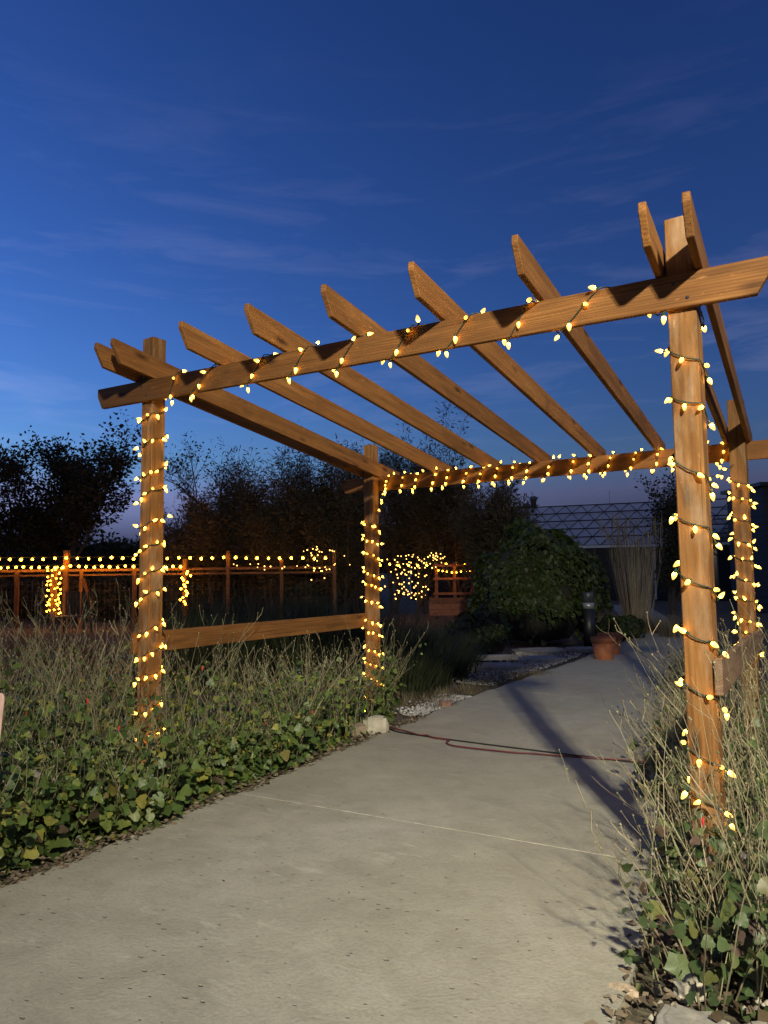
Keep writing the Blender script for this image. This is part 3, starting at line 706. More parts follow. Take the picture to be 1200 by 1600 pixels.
for i, (x, y, sx, sy) in enumerate([(-0.75, 6.6, 0.9, 0.35), (-1.3, 7.6, 1.0, 0.4), (-0.45, 7.7, 0.6, 0.3), (-0.9, 8.8, 0.9, 0.35), (-0.35, 9.4, 0.5, 0.3), (-1.7, 6.7, 0.7, 0.3)]):
    rock('flagstone', 'long grey flagstone lying in the dim gravel below the ivy bush', (x, y), (sx, sy, 0.09), 20 + i, 0.7, 0.07, plain('flagstone_grey', (0.25, 0.235, 0.21), 0.9), 'flagstones by the path', 'flagstone')

# ------------------------------------------------------------------ extension cords over the path
def gcord(pts, lift): return [Vector((x, y, G(x, y) + 0.022 + lift)) for x, y in pts]
def smooth_pts(P, n=10):
    out = []
    for i in range(len(P) - 1):
        a = P[max(i - 1, 0)]; b = P[i]; c = P[i + 1]; d = P[min(i + 2, len(P) - 1)]
        for t in [j / n for j in range(n)]:
            out.append(0.5 * ((2 * b) + (c - a) * t + (2 * a - 5 * b + 4 * c - d) * t * t + (3 * b - a - 3 * c + d) * t ** 3))
    return out + [P[-1]]
m = MB(); m.tube(smooth_pts(gcord([(0.30, 2.40), (0.45, 2.27), (0.8, 2.235), (1.3, 2.24), (1.9, 2.27), (2.4, 2.31), (2.9, 2.36), (3.15, 2.45)], 0.006)), 0.0065, 6)
tag(m.build('power_cable', plain('black_cable', (0.012, 0.012, 0.012), 0.5), None, None, True), 'straight black power cable stretched across the path', 'cable')
m = MB(); m.tube(smooth_pts(gcord([(0.32, 2.36), (0.52, 2.31), (0.68, 2.24), (0.75, 2.26), (0.86, 2.20), (1.0, 2.19), (1.04, 2.08), (1.14, 2.01), (1.35, 2.02), (1.6, 2.06), (1.75, 2.12), (2.0, 2.18), (2.3, 2.30), (2.55, 2.36), (2.8, 2.34), (3.1, 2.40)], 0.012)), 0.0055, 6)
tag(m.build('extension_cord', plain('dark_red_cord', (0.13, 0.018, 0.016), 0.45), None, None, True), 'thin dark red extension cord kinked loosely across the path', 'cord')

# ------------------------------------------------------------------ stake at the bed's outer edge
m = MB(); p = at(-6, 1120, 2.72)
me = prism('garden_stake', [(-0.022, -0.62), (0.022, -0.62), (0.021, 0.07), (0.015, 0.086), (-0.013, 0.09), (-0.022, 0.075)], 0.012, plain('pink_painted_wood', (0.62, 0.40, 0.33), 0.7), 0.004)
tag(link('garden_stake', me, None, Matrix.Translation(p) @ Matrix.Rotation(0.59, 4, 'Z') @ Matrix.Rotation(0.08, 4, 'Y')), 'pale pink painted garden stake standing in the mallow bed', 'stake')

# ------------------------------------------------------------------ grasses
def grass(name, label, group, c, rad, n, h, w, droop, mat, seed, plume=0.0, cat='grass clump', fan=0.5):
    r = random.Random(seed); root = tag(empty(name, c), label, cat, group); V = []; F = []
    pm = MB()
    for _ in range(n):
        a = r.uniform(0, 6.283); q = rad * math.sqrt(r.random()); b = Vector((c[0] + q * math.cos(a), c[1] + q * math.sin(a), c[2] - 0.02))
        d = Vector((math.cos(a) * r.uniform(0, fan), math.sin(a) * r.uniform(0, fan), 1)).normalized(); hh = h * r.uniform(0.5, 1.1); ww = w * r.uniform(0.6, 1.2)
        sd = Vector((-math.sin(a + r.uniform(-1, 1)), math.cos(a), 0)).normalized(); p = b.copy(); st = 4; i0 = len(V)
        for i in range(st + 1):
            t = i / st; k_ = ww * (1 - t * 0.92); V.append(tuple(p - sd * k_)); V.append(tuple(p + sd * k_))
            p = p + d * hh / st; d = (d + Vector((math.cos(a), math.sin(a), -0.35)) * droop * r.uniform(0.3, 1.0)).normalized()
        for i in range(st): F.append((i0 + 2 * i, i0 + 2 * i + 1, i0 + 2 * i + 3, i0 + 2 * i + 2))
        if r.random() < plume:
            e_ = Vector(V[-1]); pm.tube([e_, e_ + Vector((0, 0, h * .10)), e_ + Vector((d.x * .04, d.y * .04, h * 0.2))], [0.004, w * 1.7, 0.003], 4, False)
    o = link('blades', np_mesh('blades', np.array(V), np.array(F), mat), root); o['kind'] = 'stuff'
    if pm.v: o = pm.build('plumes', DRYGRASS, root); o['kind'] = 'stuff'
    return root
for i, (px, d, h) in enumerate([(605, 8.6, .5), (632, 8.4, .62), (662, 9.0, .78), (690, 9.6, .62), (640, 10.2, .85), (715, 10.5, .52), (675, 11.2, .72), (610, 10.6, 1.0)]):
    grass('dark_grass_mound', 'arching dark green grass mound behind the rock-foot post', 'dark grass mounds', spot(px, d), 0.3, 420, h * 1.15, 0.006, 0.32, GREENGRASS, 300 + i)
for i, (px, d) in enumerate([(275, 9), (320, 9.5), (370, 9.2), (415, 10), (460, 9.4), (500, 10.2), (545, 9.6), (300, 11), (350, 11.5), (400, 11.3), (450, 11.6), (520, 11.6), (560, 11)]):
    grass('dark_hedge_grass', 'tall dark grass growing behind the brown side rail', 'dark grasses behind the rail', spot(px, d), 0.4, 420, 1.25, 0.008, 0.22, GREENGRASS, 330 + i)
for i, (px, py_d) in enumerate([(640, 7.9), (668, 8.1), (700, 8.3), (735, 8.7), (770, 9.2), (805, 9.7), (690, 7.7), (840, 9.9)]):
    grass('dry_grass_tuft', 'low straw-coloured grass tuft bordering the dim path', 'dry grass tufts along the path', spot(px - 12, py_d), 0.2, 240, 0.17, 0.003, 0.6, DRYGRASS, 360 + i)
for i, (px, d, h) in enumerate([(930, 15.2, .62), (948, 15.6, .5), (965, 15.8, .55), (985, 16.0, .5), (1005, 16.2, .52), (1025, 16.0, .5), (1040, 15.0, .55), (940, 16.6, .6), (1060, 16.2, .5)]):
    grass('dry_grass_clump', 'short buff dry grass clump below the tall plume grass', 'dry grass at the bend of the path', spot(px, d), 0.22, 240, h, 0.005, 0.12, DRYGRASS, 380 + i)
tg = spot(988, 17.4); grass('tall_plume_grass', 'tall upright plume grass standing before the glasshouse', None, tg, 0.30, 520, 2.2, 0.009, 0.03, PALEGRASS, 401, 0.3, fan=0.2)
for i, (px, d) in enumerate([(-20, 7.2), (20, 7.6), (60, 7.9), (100, 7.4), (140, 8.0), (180, 7.7), (40, 9), (110, 9.2)]):
    grass('red_grass_clump', 'reddish brown grass clump behind the outer mallows', 'reddish grasses before the fence', spot(px, d), 0.32, 300, 0.98, 0.005, 0.3, REDGRASS, 410 + i)

# ------------------------------------------------------------------ bollard and pots
b = spot(914, 13.4); bo = tag(empty('bollard_light', b), 'unlit black bollard light with a pale band below its cap', 'bollard'); T = Matrix.Translation(b)
m = MB(); m.lathe([(0, 0), (0.105, 0), (0.105, 0.70), (0.0, 0.70)], 20); m.build('column', BLACKMETAL, bo, T, True)
m = MB(); m.lathe([(0.0, 0.702), (0.108, 0.702), (0.108, 0.81), (0.0, 0.81)], 20); m.build('lens_band', PALEMETAL, bo, T, True)
m = MB(); m.lathe([(0, 0.812), (0.105, 0.812), (0.105, 0.985), (0.095, 1.0), (0, 1.003)], 20); m.build('cap', plain('dark_grey_cap', (0.05, 0.05, 0.055), 0.4), bo, T, True)
def pot(label, c, R, H):
    o = tag(empty('terracotta_pot', c), label, 'pot'); T = Matrix.Translation(c)
    m = MB(); m.lathe([(0, 0), (R * 0.68, 0), (R * 0.74, 0.02), (R * 0.93, H * 0.80), (0.80 * R, H * 0.80), (0.6 * R, 0.05), (0, 0.05)], 28); m.build('body', TERRA, o, T, True)
    m = MB(); m.lathe([(R * 0.84, H * 0.79), (R * 1.0, H * 0.79), (R * 1.03, H * 0.98), (R * 1.0, H), (R * 0.88, H), (R * 0.84, H * 0.9), (R * 0.84, H * 0.79)], 28); m.build('rim', TERRA, o, T, True)
    m = MB(); m.lathe([(0, H * 0.74), (R * 0.82, H * 0.74)], 28); m.build('soil', SOIL, o, T)
pot('large terracotta pot at the left edge of the far path', spot(935, 11.4), 0.19, 0.36)
pot('second terracotta pot half hidden behind the large one', spot(946, 12.1), 0.20, 0.36)

# ------------------------------------------------------------------ ivy bush
def bush(name, label, c, R, n, size, mat, seed, group=None, cat='bush'):
    r = np.random.RandomState(seed); root = tag(empty(name, c), label, cat, group)
    u = r.normal(size=(n, 3)); u[:, 2] = np.abs(u[:, 2]) * 1.1 - 0.25; u /= np.linalg.norm(u, axis=1, keepdims=True)
    lump = 1 + 0.15 * np.sin(u[:, 0] * 5 + seed) * np.cos(u[:, 1] * 6) + 0.08 * np.sin(u[:, 2] * 9 + u[:, 0] * 4)
    rad = lump * (1 - np.abs(r.normal(0, 0.055, n)) + (r.rand(n) < .03) * 0.05)
    cz = R[2] * 0.42; pos = u * rad[:, None] * np.array(R) * np.array([1, 1, .62]) + np.array(c) + np.array([0, 0, cz])
    keep = pos[:, 2] > c[2] + 0.03; pos, u = pos[keep], u[keep]; m_ = len(pos)
    D = np.stack([r.normal(0, .6, m_), r.normal(0, .6, m_), -np.ones(m_)], 1) + u * .5
    N = u + r.normal(0, .45, (m_, 3))
    o = link('leaves', leaves_mesh('leaves', pos, D, N, r.uniform(size[0], size[1], m_), LT[0], mat), root); o['kind'] = 'stuff'
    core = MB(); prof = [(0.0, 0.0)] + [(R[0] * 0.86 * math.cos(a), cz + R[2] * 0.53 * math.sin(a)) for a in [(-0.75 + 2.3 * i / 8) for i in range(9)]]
    core.lathe([(max(p[0], 0), max(p[1], 0)) for p in prof], 18, c); core.build('inner_core', plain('shaded_core', (0.02, 0.018, 0.01), 0.95), root, None, True)  # added solid core, coloured near-black for the shaded inside of the leaves
    return root
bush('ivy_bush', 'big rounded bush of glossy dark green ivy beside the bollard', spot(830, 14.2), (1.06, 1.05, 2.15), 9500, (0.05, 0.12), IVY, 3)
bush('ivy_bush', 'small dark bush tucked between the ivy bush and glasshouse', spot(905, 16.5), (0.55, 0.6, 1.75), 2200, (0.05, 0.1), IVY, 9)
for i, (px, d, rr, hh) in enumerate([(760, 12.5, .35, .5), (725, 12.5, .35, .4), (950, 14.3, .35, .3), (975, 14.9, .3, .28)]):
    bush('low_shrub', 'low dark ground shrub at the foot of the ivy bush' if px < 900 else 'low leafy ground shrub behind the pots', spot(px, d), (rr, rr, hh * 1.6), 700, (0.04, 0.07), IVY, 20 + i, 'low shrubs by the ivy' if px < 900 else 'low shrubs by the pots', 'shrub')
# ------------------------------------------------------------------ trees
def tree(name, label, c, H, spread, seed, mat, trunk_r=0.11, levels=4, nb=(4, 6), leaf=(0.05, 0.10), per=10, up=0.35, fork=0.28, tm=SIMPLE, group=None, gaps=0.0, stems=1, cat='tree', droop=0.0, ratio=0.62):
    r = random.Random(seed); root = tag(empty(name, c), label, cat, group); bm = MB(); pos = []; D = []
    tips = []
    def grow(p, d, ln, rad, lv):
        n = 4 if lv < levels else 3; pts = [p.copy()]
        for i in range(n):
            d = (d + Vector((r.gauss(0, .13), r.gauss(0, .13), up * 0.10 - droop * lv * 0.03))).normalized(); p = p + d * ln / n; pts.append(p.copy())
        bm.tube(pts, [rad * (1 - 0.55 * i / n) for i in range(n + 1)], 5 if lv < 2 else 3, False)
        if lv >= levels:
            if r.random() < gaps: return
            for _ in range(per):
                t = r.random(); i = min(int(t * n), n - 1); b = pts[i].lerp(pts[i + 1], t * n - i)
                o = Vector((r.gauss(0, 1), r.gauss(0, 1), r.gauss(0, .7))); pos.append(b + o * leaf[1] * 0.55); D.append(tuple(o + d * 0.8 + Vector((0, 0, -0.25))))
            return
        k = r.randint(*nb)
        for j in range(k):
            t = fork + (1 - fork) * (j + r.random()) / k; i = min(int(t * n), n - 1); b = pts[i].lerp(pts[i + 1], t * n - i)
            a = r.uniform(0, 6.283); ax = Vector((math.cos(a), math.sin(a), 0)) * spread
            nd = (d * 0.55 + ax * r.uniform(0.6, 1.15) + Vector((0, 0, up * r.uniform(0.3, 1.2)))).normalized()
            grow(b, nd, ln * ratio * r.uniform(0.75, 1.2), rad * 0.5 * (1 - 0.3 * t), lv + 1)
    for s in range(stems):
        a = 6.283 * s / max(1, stems) + r.uniform(-.3, .3); o = Vector((math.cos(a), math.sin(a), 0)) * (0.0 if stems == 1 else 0.35 * spread)
        d0 = (Vector((0, 0, 1)) + o * (0.7 if stems > 1 else 0)).normalized()
        grow(Vector(c) + o * 0.6 - Vector((0, 0, 0.05)), d0, H * (0.52 if stems == 1 else 0.6) * r.uniform(.9, 1.05), trunk_r, 1)
    bm.build('trunk', BARK, root)
    pos = np.array([tuple(p) for p in pos]); D = np.array(D); rr = np.random.RandomState(seed)
    N = rr.normal(size=D.shape); o = link('crown', leaves_mesh('crown', pos, D, N, rr.uniform(leaf[0], leaf[1], len(pos)), tm, mat), root); o['kind'] = 'stuff'
    return root
tree('leafy_tree', 'dark leafy tree with an open ragged crown above the lit fence', spot(105, 25.5), 8.3, 0.80, 31, TREELEAF, 0.16, 5, (6, 7), (0.09, 0.19), 10, 0.42, 0.12, cat='tree')
tree('leafy_tree', 'lower dark leafy tree leaning past the fence corner', spot(15, 27), 6.6, 0.75, 12, TREELEAF, 0.14, 5, (5, 6), (0.09, 0.18), 9, 0.42, 0.22)
tree('bare_tree', 'half-bare twiggy tree rising beside the lit fence', spot(345, 27), 6.9, 0.8, 2, TREELEAF, 0.16, 5, (5, 6), (0.07, 0.13), 5, 0.5, 0.16, gaps=0.15)
TX = 'feathery wispy dark shrub forming the thicket behind the pergola'
for i, (px, d, h, sp_) in enumerate([(400, 22.5, 4.6, .55), (455, 22, 4.8, .5), (505, 22.5, 5.0, .45), (560, 21.5, 5.0, .45), (615, 25, 5.6, .45), (665, 24.5, 5.6, .45), (720, 24, 5.0, .5), (765, 19, 3.8, .5), (430, 21.5, 3.6, .6), (530, 21.3, 3.6, .6), (340, 22, 3.9, .6), (300, 22.5, 3.2, .7)]):
    tree('feathery_shrub', TX, spot(px, d), h, sp_, 50 + i, FEATHER, 0.05, 4, (5, 7), (0.08, 0.19), 15, 0.95, 0.12, NARROW, 'thicket of feathery shrubs', 0.0, 5, 'shrub', 0.0, 0.55)
tree('evergreen_tree', 'dense dark evergreen between the plume grass and front post', spot(1045, 23), 4.6, 0.62, 4, TREELEAF, 0.14, 5, (5, 6), (0.08, 0.15), 6, 0.35, 0.10)
for i, (px, d, h) in enumerate([(90, 34, 3.6), (190, 33, 3.4), (260, 32, 3.2), (0, 36, 3.8), (480, 34, 3.0), (-90, 34, 3.8)]):
    tree('dark_background_tree', 'dark rounded tree in the gloom far beyond the fence', spot(px, d), h, 0.95, 70 + i, TREELEAF, 0.12, 4, (6, 8), (0.14, 0.28), 12, 0.25, 0.06, SIMPLE, 'dim trees beyond the fence', 0.0, 3)

for i, px in enumerate(range(-80, 600, 62)):
    bush('dark_hedge', 'low dark hedge bush in the garden plot behind the fence', spot(px, 22.5 + (i % 3)), (1.0, 0.9, 1.5 + 0.25 * (i % 2)), 900, (0.09, 0.17), TREELEAF, 60 + i, 'hedge bushes behind the fence')
# ------------------------------------------------------------------ lit garden fence and its strings
FD = 20.0
def fpt(px, z, d=FD):
    p = spot(px, d); return Vector((p.x, p.y, z))
fence = tag(empty('garden_fence', fpt(120, 0)), 'timber post-and-wire garden fence lit orange by strings of bulbs', 'fence')
def fpost(px, z1, w, d=FD):
    p = fpt(px, 0, d); m = MB(); rz = Matrix.Rotation(0.592, 3, 'Z')
    m.box((p.x, p.y, z1 / 2), (w, w, z1), rz); m.build('post', WOODF, fence)
for px, z1, w in [(-70, 2.0, .11), (30, 1.55, .10), (106, 2.12, .13), (130, 1.55, .09), (212, 1.6, .1), (290, 1.85, .1), (357, 2.05, .09), (440, 1.8, .09), (522, 2.0, .10)]: fpost(px, z1, w)
def frail(px0, px1, z, h, th, d=FD):
    a, b = fpt(px0, z, d), fpt(px1, z, d); m = MB(); m.box((a + b) / 2, ((b - a).length, th, h), Matrix.Rotation(0.592, 3, 'Z')); m.build('rail', WOODF, fence)
for a, b in [(-70, 30), (30, 106), (106, 212), (212, 290), (290, 357), (357, 440), (440, 522)]:
    frail(a + .5, b - .5, 1.57, 0.07, 0.05); frail(a + .5, b - .5, 1.44, 0.05, 0.04)
m = MB()                                                    # diagonal brace
m.box((fpt(133, 1.3) + fpt(147, 0.55)) / 2, (0.08, 0.05, 0.9), Matrix.Rotation(0.592, 3, 'Z') @ Matrix.Rotation(-0.32, 3, 'Y')); m.build('brace', WOODF, fence)
wm = MB()
for px in range(-66, 520, 8): wm.tube([fpt(px, 0.05, FD + .04), fpt(px, 1.3, FD + .04)], 0.004, 3, False)
for z in (0.25, 0.5, 0.75, 1.0, 1.2): wm.tube([fpt(-70, z, FD + .045), fpt(522, z, FD + .045)], 0.004, 3, False)
o = wm.build('wire_mesh', plain('rusty_wire', (0.07, 0.05, 0.035), 0.8), fence); o['kind'] = 'stuff'
GLOBE = emit('warm_globe', (1.0, 0.36, 0.0145), 60.0)
gb = bmesh.new(); bmesh.ops.create_icosphere(gb, subdivisions=1, radius=1.0); GME = bpy.data.meshes.new('bulb'); gb.to_mesh(GME); gb.free(); GME.materials.append(GLOBE)
GLOBE2 = emit('warm_fairy_bulb', (1.0, 0.5, 0.1), 7.0); GME2 = GME.copy(); GME2.materials.clear(); GME2.materials.append(GLOBE2)
def globe(root, p, R, me=None):
    b = link('bulb', me or GME, root, Matrix.Translation(p) @ Matrix.Scale(R, 4)); return b
def run(label, P, step, R, seed, sag=0.05, wire=True):
    r = random.Random(seed); root = tag(empty('string_lights', P[0]), label, 'string lights'); pts = []
    for a, b in zip(P, P[1:]): pts += hang(a, b, sag, 12)
    m = MB(); m.tube(pts, 0.006, 3, False); m.build('wire', WIRE, root)
    for p in resample(pts, step)[1:]: globe(root, p + Vector((r.gauss(0, .01), 0, -0.05 + r.gauss(0, .012))), R * r.uniform(.85, 1.1))
    return root
run('upper string of warm globe bulbs along the top of the garden fence', [fpt(px, z, FD - .12) for px, z in [(-70, 1.97), (106, 1.95), (212, 1.94), (357, 1.92), (522, 1.89)]], 0.31, 0.038, 1, 0.02)
run('lower string of warm globe bulbs just above the fence rail', [fpt(px, z, FD - .15) for px, z in [(-70, 1.72), (30, 1.72), (106, 1.72), (212, 1.71), (290, 1.69)]], 0.215, 0.036, 2, 0.015)
run('string of warm bulbs glimpsed through the feathery thicket', [fpt(px, z, 23) for px, z in [(520, 1.75), (600, 1.72), (700, 1.72), (760, 1.7)]], 0.3, 0.032, 3, 0.06)
r = random.Random(8)
p0 = fpt(87, 0, FD - .9); wrapped = tag(empty('light_wrapped_post', p0), 'short post thickly wrapped in warm bulbs before the fence', 'post')
m = MB(); m.lathe([(0, 0), (.09, 0), (.08, 1.55), (0, 1.56)], 10, p0); m.build('stake', WOODF, wrapped)
w = tag(empty('string_lights', p0 + Vector((0, 0, .4))), 'dense warm bulbs wrapped round the short fence-side post', 'string lights'); wv = []
for i in range(52):
    a = i * 1.15; z = 0.42 + 1.25 * i / 52; q = p0 + Vector((math.cos(a) * .15, math.sin(a) * .15, z)); wv.append(q); globe(w, q + Vector((r.gauss(0, .025), r.gauss(0, .025), r.gauss(0, .02))), 0.021)
m = MB(); m.tube(wv, .005, 3, False); m.build('wire', WIRE, w)
p0 = fpt(291, 0, FD - .4); w = tag(empty('string_lights', p0), 'loose tail of warm bulbs hanging down the fence end', 'string lights'); wv = []
for i in range(16):
    q = p0 + Vector((math.sin(i * 1.3) * .1, r.gauss(0, .05), 1.5 - i * .058)); wv.append(q); globe(w, q, .03)
m = MB(); m.tube(wv, .005, 3, False); m.build('wire', WIRE, w)
def chair_(c):
    o = tag(empty('garden_chair', c), 'dark slatted garden chair standing behind the fence', 'chair'); R_ = Matrix.Rotation(0.592, 3, 'Z'); bm_ = plain('dark_chair_wood', (0.03, 0.025, 0.02), .6)
    for k_ in range(9):
        m = MB(); m.box(Vector(c) + R_ @ Vector((-.32 + .08 * k_, 0, .72)), (.04, .03, .62), R_); m.build('slat', bm_, o)
    m = MB(); m.box(Vector(c) + R_ @ Vector((0, -.27, .42)), (.74, .5, .04), R_); m.build('seat', bm_, o)
    for sx in (-.34, .34):
        for sy in (-.48, -.03):
            m = MB(); m.box(Vector(c) + R_ @ Vector((sx, sy, .2)), (.05, .05, .4), R_); m.build('leg', bm_, o)
chair_(fpt(127, 0.0, 18.2))

# light-covered small tree, glowing planter and trellis behind the grass mounds
p0 = spot(650, 21); lt = tree('light_covered_tree', 'small bare tree covered with warm bulbs beyond the grass mounds', p0, 2.0, 0.75, 91, TREELEAF, 0.06, 3, (4, 5), (0.04, 0.07), 2, 0.4, 0.2)
w = tag(empty('string_lights', p0), 'cloud of warm bulbs tangled over the small bare tree', 'string lights'); wv = []
for i in range(38):
    wv.append(at(r.uniform(612, 695), 864 + abs(r.gauss(0, 12)), 20.6 + r.uniform(-.3, .4)))
for i in range(70):
    wv.append(at(r.gauss(641, 19), r.uniform(874, 936), 20.6 + r.uniform(-.4, .4)))
wv.sort(key=lambda p: (round(p.z * 6), p.x))
for q in wv: globe(w, q, r.uniform(.014, .024), GME2)
m = MB(); m.tube(wv, .004, 3, False); m.build('wire', WIRE, w)
w = tag(empty('string_lights', fpt(505, 1, 19.5)), 'scattered warm bulbs twinkling inside the feathery thicket', 'string lights'); wv = [at(r.gauss(505, 18), r.choice((862, 884, 893)) + r.gauss(0, 5), 19.5) for _ in range(34)] + [at(r.uniform(360, 480), 887 + r.gauss(0, 4), 19.4) for _ in range(12)]
wv.sort(key=lambda p: p.x)
for q in wv: globe(w, q, r.uniform(.012, .02), GME2)
m = MB(); m.tube(wv, .004, 3, False); m.build('wire', WIRE, w)
RW = wood('redwood', (0.20, 0.06, 0.025), (0.33, 0.11, 0.045), (0.42, 0.16, 0.07))
def planter(c):
    o = tag(empty('raised_planter', c), 'red-brown timber raised planter box glowing under the bulbs', 'planter'); R_ = Matrix.Rotation(0.592, 3, 'Z')
    for j in range(3):
        m = MB(); m.box(Vector(c) + R_ @ Vector((0, -.35, .09 + .16 * j)), (1.25, .05, .152), R_); m.build('plank', RW, o)
        m = MB(); m.box(Vector(c) + R_ @ Vector((.62, .03, .09 + .16 * j)), (.05, .70, .152), R_); m.build('plank', RW, o)
    for sx in (-.58, .57):
        m = MB(); m.box(Vector(c) + R_ @ Vector((sx, -.30, .25)), (.07, .05, .5), R_); m.build('corner_post', RW, o)
    m = MB(); m.box(Vector(c) + R_ @ Vector((0, .03, .36)), (1.18, .68, .03), R_); m.build('soil', SOIL, o)
planter(spot(702, 20.0) + Vector((0, 0, 0.22)))
def trellis(c, label):
    o = tag(empty('garden_trellis', c), label, 'trellis'); R_ = Matrix.Rotation(0.592, 3, 'Z')
    for sx in (-.55, 0.0, .55):
        m = MB(); m.box(Vector(c) + R_ @ Vector((sx, 0, .85)), (.09, .09, 1.7), R_); m.build('post', RW, o)
    for z in (.75, 1.2, 1.6):
        m = MB(); m.box(Vector(c) + R_ @ Vector((0, -.06, z)), (1.3, .03, .07), R_); m.build('slat', RW, o)
trellis(spot(708, 22.0), 'red-brown timber trellis standing behind the raised planter')
run('string of pale bulbs along the trellis behind the planter', [at(px, py, 21.7) for px, py in [(678, 885), (700, 891), (722, 890), (735, 888)]], 0.14, 0.02, 6, 0.02)

# ------------------------------------------------------------------ glasshouse
def glassmat():
    t = NT('glasshouse_glass'); t.col((0.42, 0.43, 0.46)); t.set(Roughness=0.4, IOR=1.5)
    tr = t.node('ShaderNodeBsdfTransparent'); oi = t.node('ShaderNodeObjectInfo').outputs['Random']
    f = t.node('ShaderNodeMapRange', {'Value': oi, 'To Min': 0.05, 'To Max': 0.45}).outputs[0]
    mx = t.node('ShaderNodeMixShader', {0: f, 1: t.b.outputs[0], 2: tr.outputs[0]}); t.l.new(mx.outputs[0], t.out.inputs[0]); return t.m
GLASS = glassmat(); GBAR = plain('dark_glazing_bar', (0.035, 0.037, 0.04), 0.4, 0.6); WHITE = plain('white_painted_steel', (0.55, 0.55, 0.55), 0.5)
def glasshouse():
    A = spot(640, 37); B = spot(1190, 31)                 # near eave line on the ground
    ax = (B - A); ax.z = 0; ln = ax.length; ax.normalize(); bk = Vector((-ax.y, ax.x, 0)); ze = 2.55; zr = 4.75; dp = 3.4
    o = tag(empty('glasshouse', A), 'long glasshouse with a triangular lattice roof behind the plume grass', 'glasshouse')
    E = lambda s, t: A + ax * s + bk * dp * t + Vector((0, 0, ze + (zr - ze) * t))
    E2 = lambda s, t: A + ax * s + bk * (2 * dp - dp * t) + Vector((0, 0, ze + (zr - ze) * t))
    rows = 5; st = 0.78; n = int(ln / st)
    for F_, full in ((E, True), (E2, False)):
        for j in range(rows + 1):
            m = MB(); m.tube([F_(0, j / rows), F_(ln, j / rows)], 0.027, 4, False); m.build('purlin', GBAR, o)
        for i in range(-rows, n + rows):
            for sgn in (1, -1):
                s0 = i * st; s1 = s0 + sgn * rows * st * 0.5; t0, t1 = 0.0, 1.0
                if min(s0, s1) < 0 or max(s0, s1) > ln: continue
                m = MB(); m.tube([F_(s0, 0), F_(s1, 1)], 0.019, 3, False); m.build('glazing_bar', GBAR, o)
        if full:
            V = [E(0, 0) - A, E(st * .97, 0) - A, E(st * 1.47, 1 / rows) - A, E(st * .5, 1 / rows) - A]
            pm = bpy.data.meshes.new('glass_pane'); pm.from_pydata([tuple(v) for v in V], [], [(0, 1, 2, 3)]); pm.materials.append(GLASS)
            for j in range(rows):
                for i in range(n - 2):
                    off = ax * (i * st + (j % 2) * st * .5 + 0.01) + (E(0, j / rows) - E(0, 0)); link('glass_pane', pm, o, Matrix.Translation(A + off + Vector((0, 0, -.03))))
    m = MB(); m.box(A + ax * ln / 2 + Vector((0, 0, ze - .06)) - bk * .06, (ln, .12, .11), Matrix.Rotation(math.atan2(ax.y, ax.x), 3, 'Z')); m.build('gutter', WHITE, o)
    for i in range(int(ln / 1.3) + 1):
        m = MB(); m.box(A + ax * i * 1.3 + Vector((0, 0, ze / 2)), (.07, .07, ze - .12), Matrix.Rotation(math.atan2(ax.y, ax.x), 3, 'Z')); m.build('wall_post', WHITE if i % 3 == 0 else GBAR, o)
    m = MB(); m.add([A + ax * 0, A + ax * ln, A + ax * ln + Vector((0, 0, ze - .14)), A + Vector((0, 0, ze - .14))], [(0, 1, 2, 3)]); m.build('wall_glass', plain('dim_wall_glass', (0.022, 0.024, 0.028), 0.15), o)
    m = MB(); q = bk * dp * 2; m.add([A + q, A + ax * ln + q, A + ax * ln + q + Vector((0, 0, ze)), A + q + Vector((0, 0, ze))], [(0, 1, 2, 3)]); m.build('rear_wall', plain('dark_rear_wall', (0.03, 0.03, 0.035), 0.8), o)
    return A, ax, bk, dp, zr, ln
GA, GX, GK, GDP, GZR, GLN = glasshouse()
for px, h, lab in [(823, 1.15, 'short grey vent pipe above the glasshouse ridge'), (834, 1.55, 'taller capped vent pipe above the glasshouse ridge')]:
    p = spot(px, 41); m = MB(); m.lathe([(0, 0), (.16, 0), (.16, 4.1 + h - .25), (.22, 4.1 + h - .22), (.22, 4.1 + h - .05), (0.1, 4.1 + h), (0, 4.1 + h)], 12, p); tag(m.build('vent_pipe', plain('grey_pipe', (0.12, .12, .13), .6, .4), None, None, True), lab, 'vent pipe')
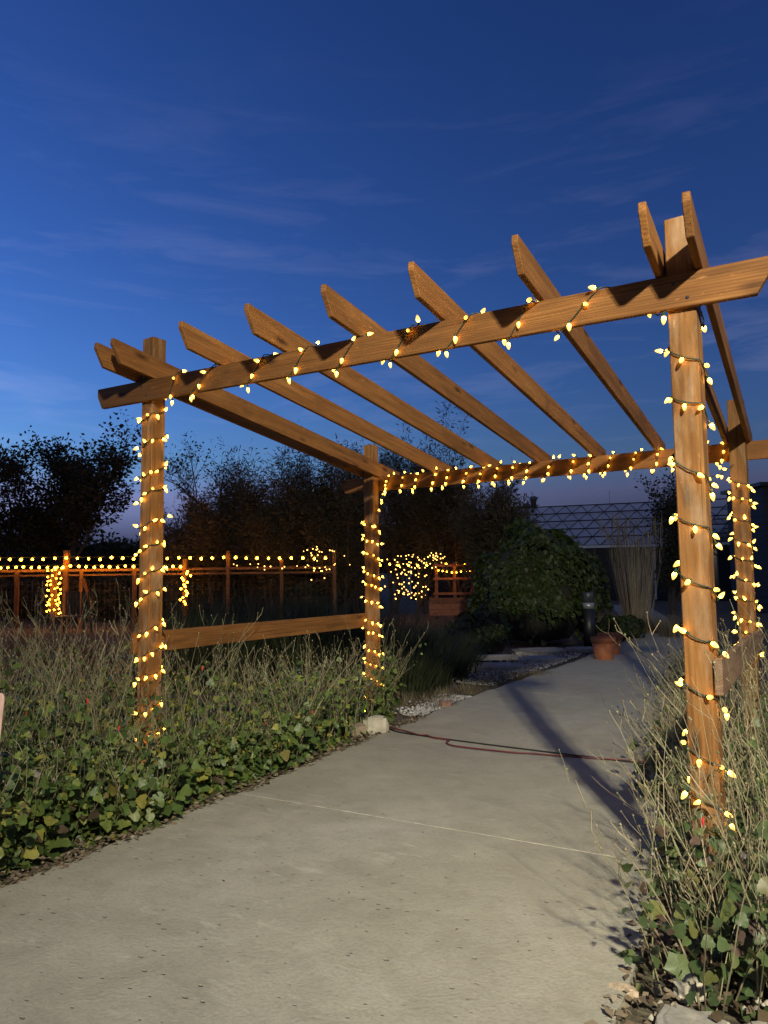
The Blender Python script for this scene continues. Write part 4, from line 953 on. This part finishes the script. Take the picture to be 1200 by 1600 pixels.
p = spot(953, 48); m = MB(); m.tube([p, p + Vector((0, 0, 6.7))], [.05, .02], 6); tag(m.build('flagpole', WHITE), 'thin pale pole rising behind the glasshouse ridge', 'pole')
# small working lamps seen through the glasshouse wall
for px, py, c_, lab in [(959, 905, (1, .95, .9), 'small white lamp glowing inside the glasshouse'), (951, 871, (0.3, 1, .8), 'tiny green indicator lamp inside the glasshouse'), (970, 870, (1, .9, .8), 'tiny white indicator lamp inside the glasshouse')]:
    p = at(px, py, 36.5); m = MB(); R_ = 0.09 if py > 890 else 0.04
    m.lathe([(0, -R_ * 1.6), (R_, -R_), (R_, R_), (0, R_ * 1.5)], 8, p); tag(m.build('indoor_lamp', emit('lamp_' + str(px), c_, 1.6)), lab, 'lamp')
# white crates inside
# ------------------------------------------------------------------ dark shed at the right
def shed():
    c = spot(1255, 24); R_ = Matrix.Rotation(0.592, 3, 'Z'); o = tag(empty('shed', c), 'dark shed with a white-framed door beyond the back post', 'shed')
    wmat = plain('dark_siding', (0.022, 0.024, 0.028), 0.7)
    for j in range(17):
        m = MB(); m.box(Vector(c) + R_ @ Vector((0, 0, .12 + j * .235)), (3.9, 2.4, .228 + .0), R_); m.build('siding_board', wmat, o)
    m = MB(); m.box(Vector(c) + R_ @ Vector((0, 0, 4.06)), (4.2, 2.7, .12), R_); m.build('roof', GBAR, o)
    base = Vector(c) + R_ @ Vector((-1.28, -1.23, 0))
    m = MB(); m.box(base + R_ @ Vector((0, 0.02, 1.05)), (.86, .06, 2.1), R_); d = m.build('door', plain('pale_door', (0.30, .31, .31), .6), o)
    for sx in (-.47, .47):
        m = MB(); m.box(base + R_ @ Vector((sx, 0, 1.08)), (.1, .1, 2.16), R_); m.build('frame', WHITE, d)
    m = MB(); m.box(base + R_ @ Vector((0, 0, 2.21)), (1.06, .1, .1), R_); m.build('frame', WHITE, d)
    m = MB(); m.box(base + R_ @ Vector((0, -.03, 1.5)), (.6, .05, .7), R_); m.build('pane', plain('dark_pane', (0.01, .01, .012), .1), d)
shed()
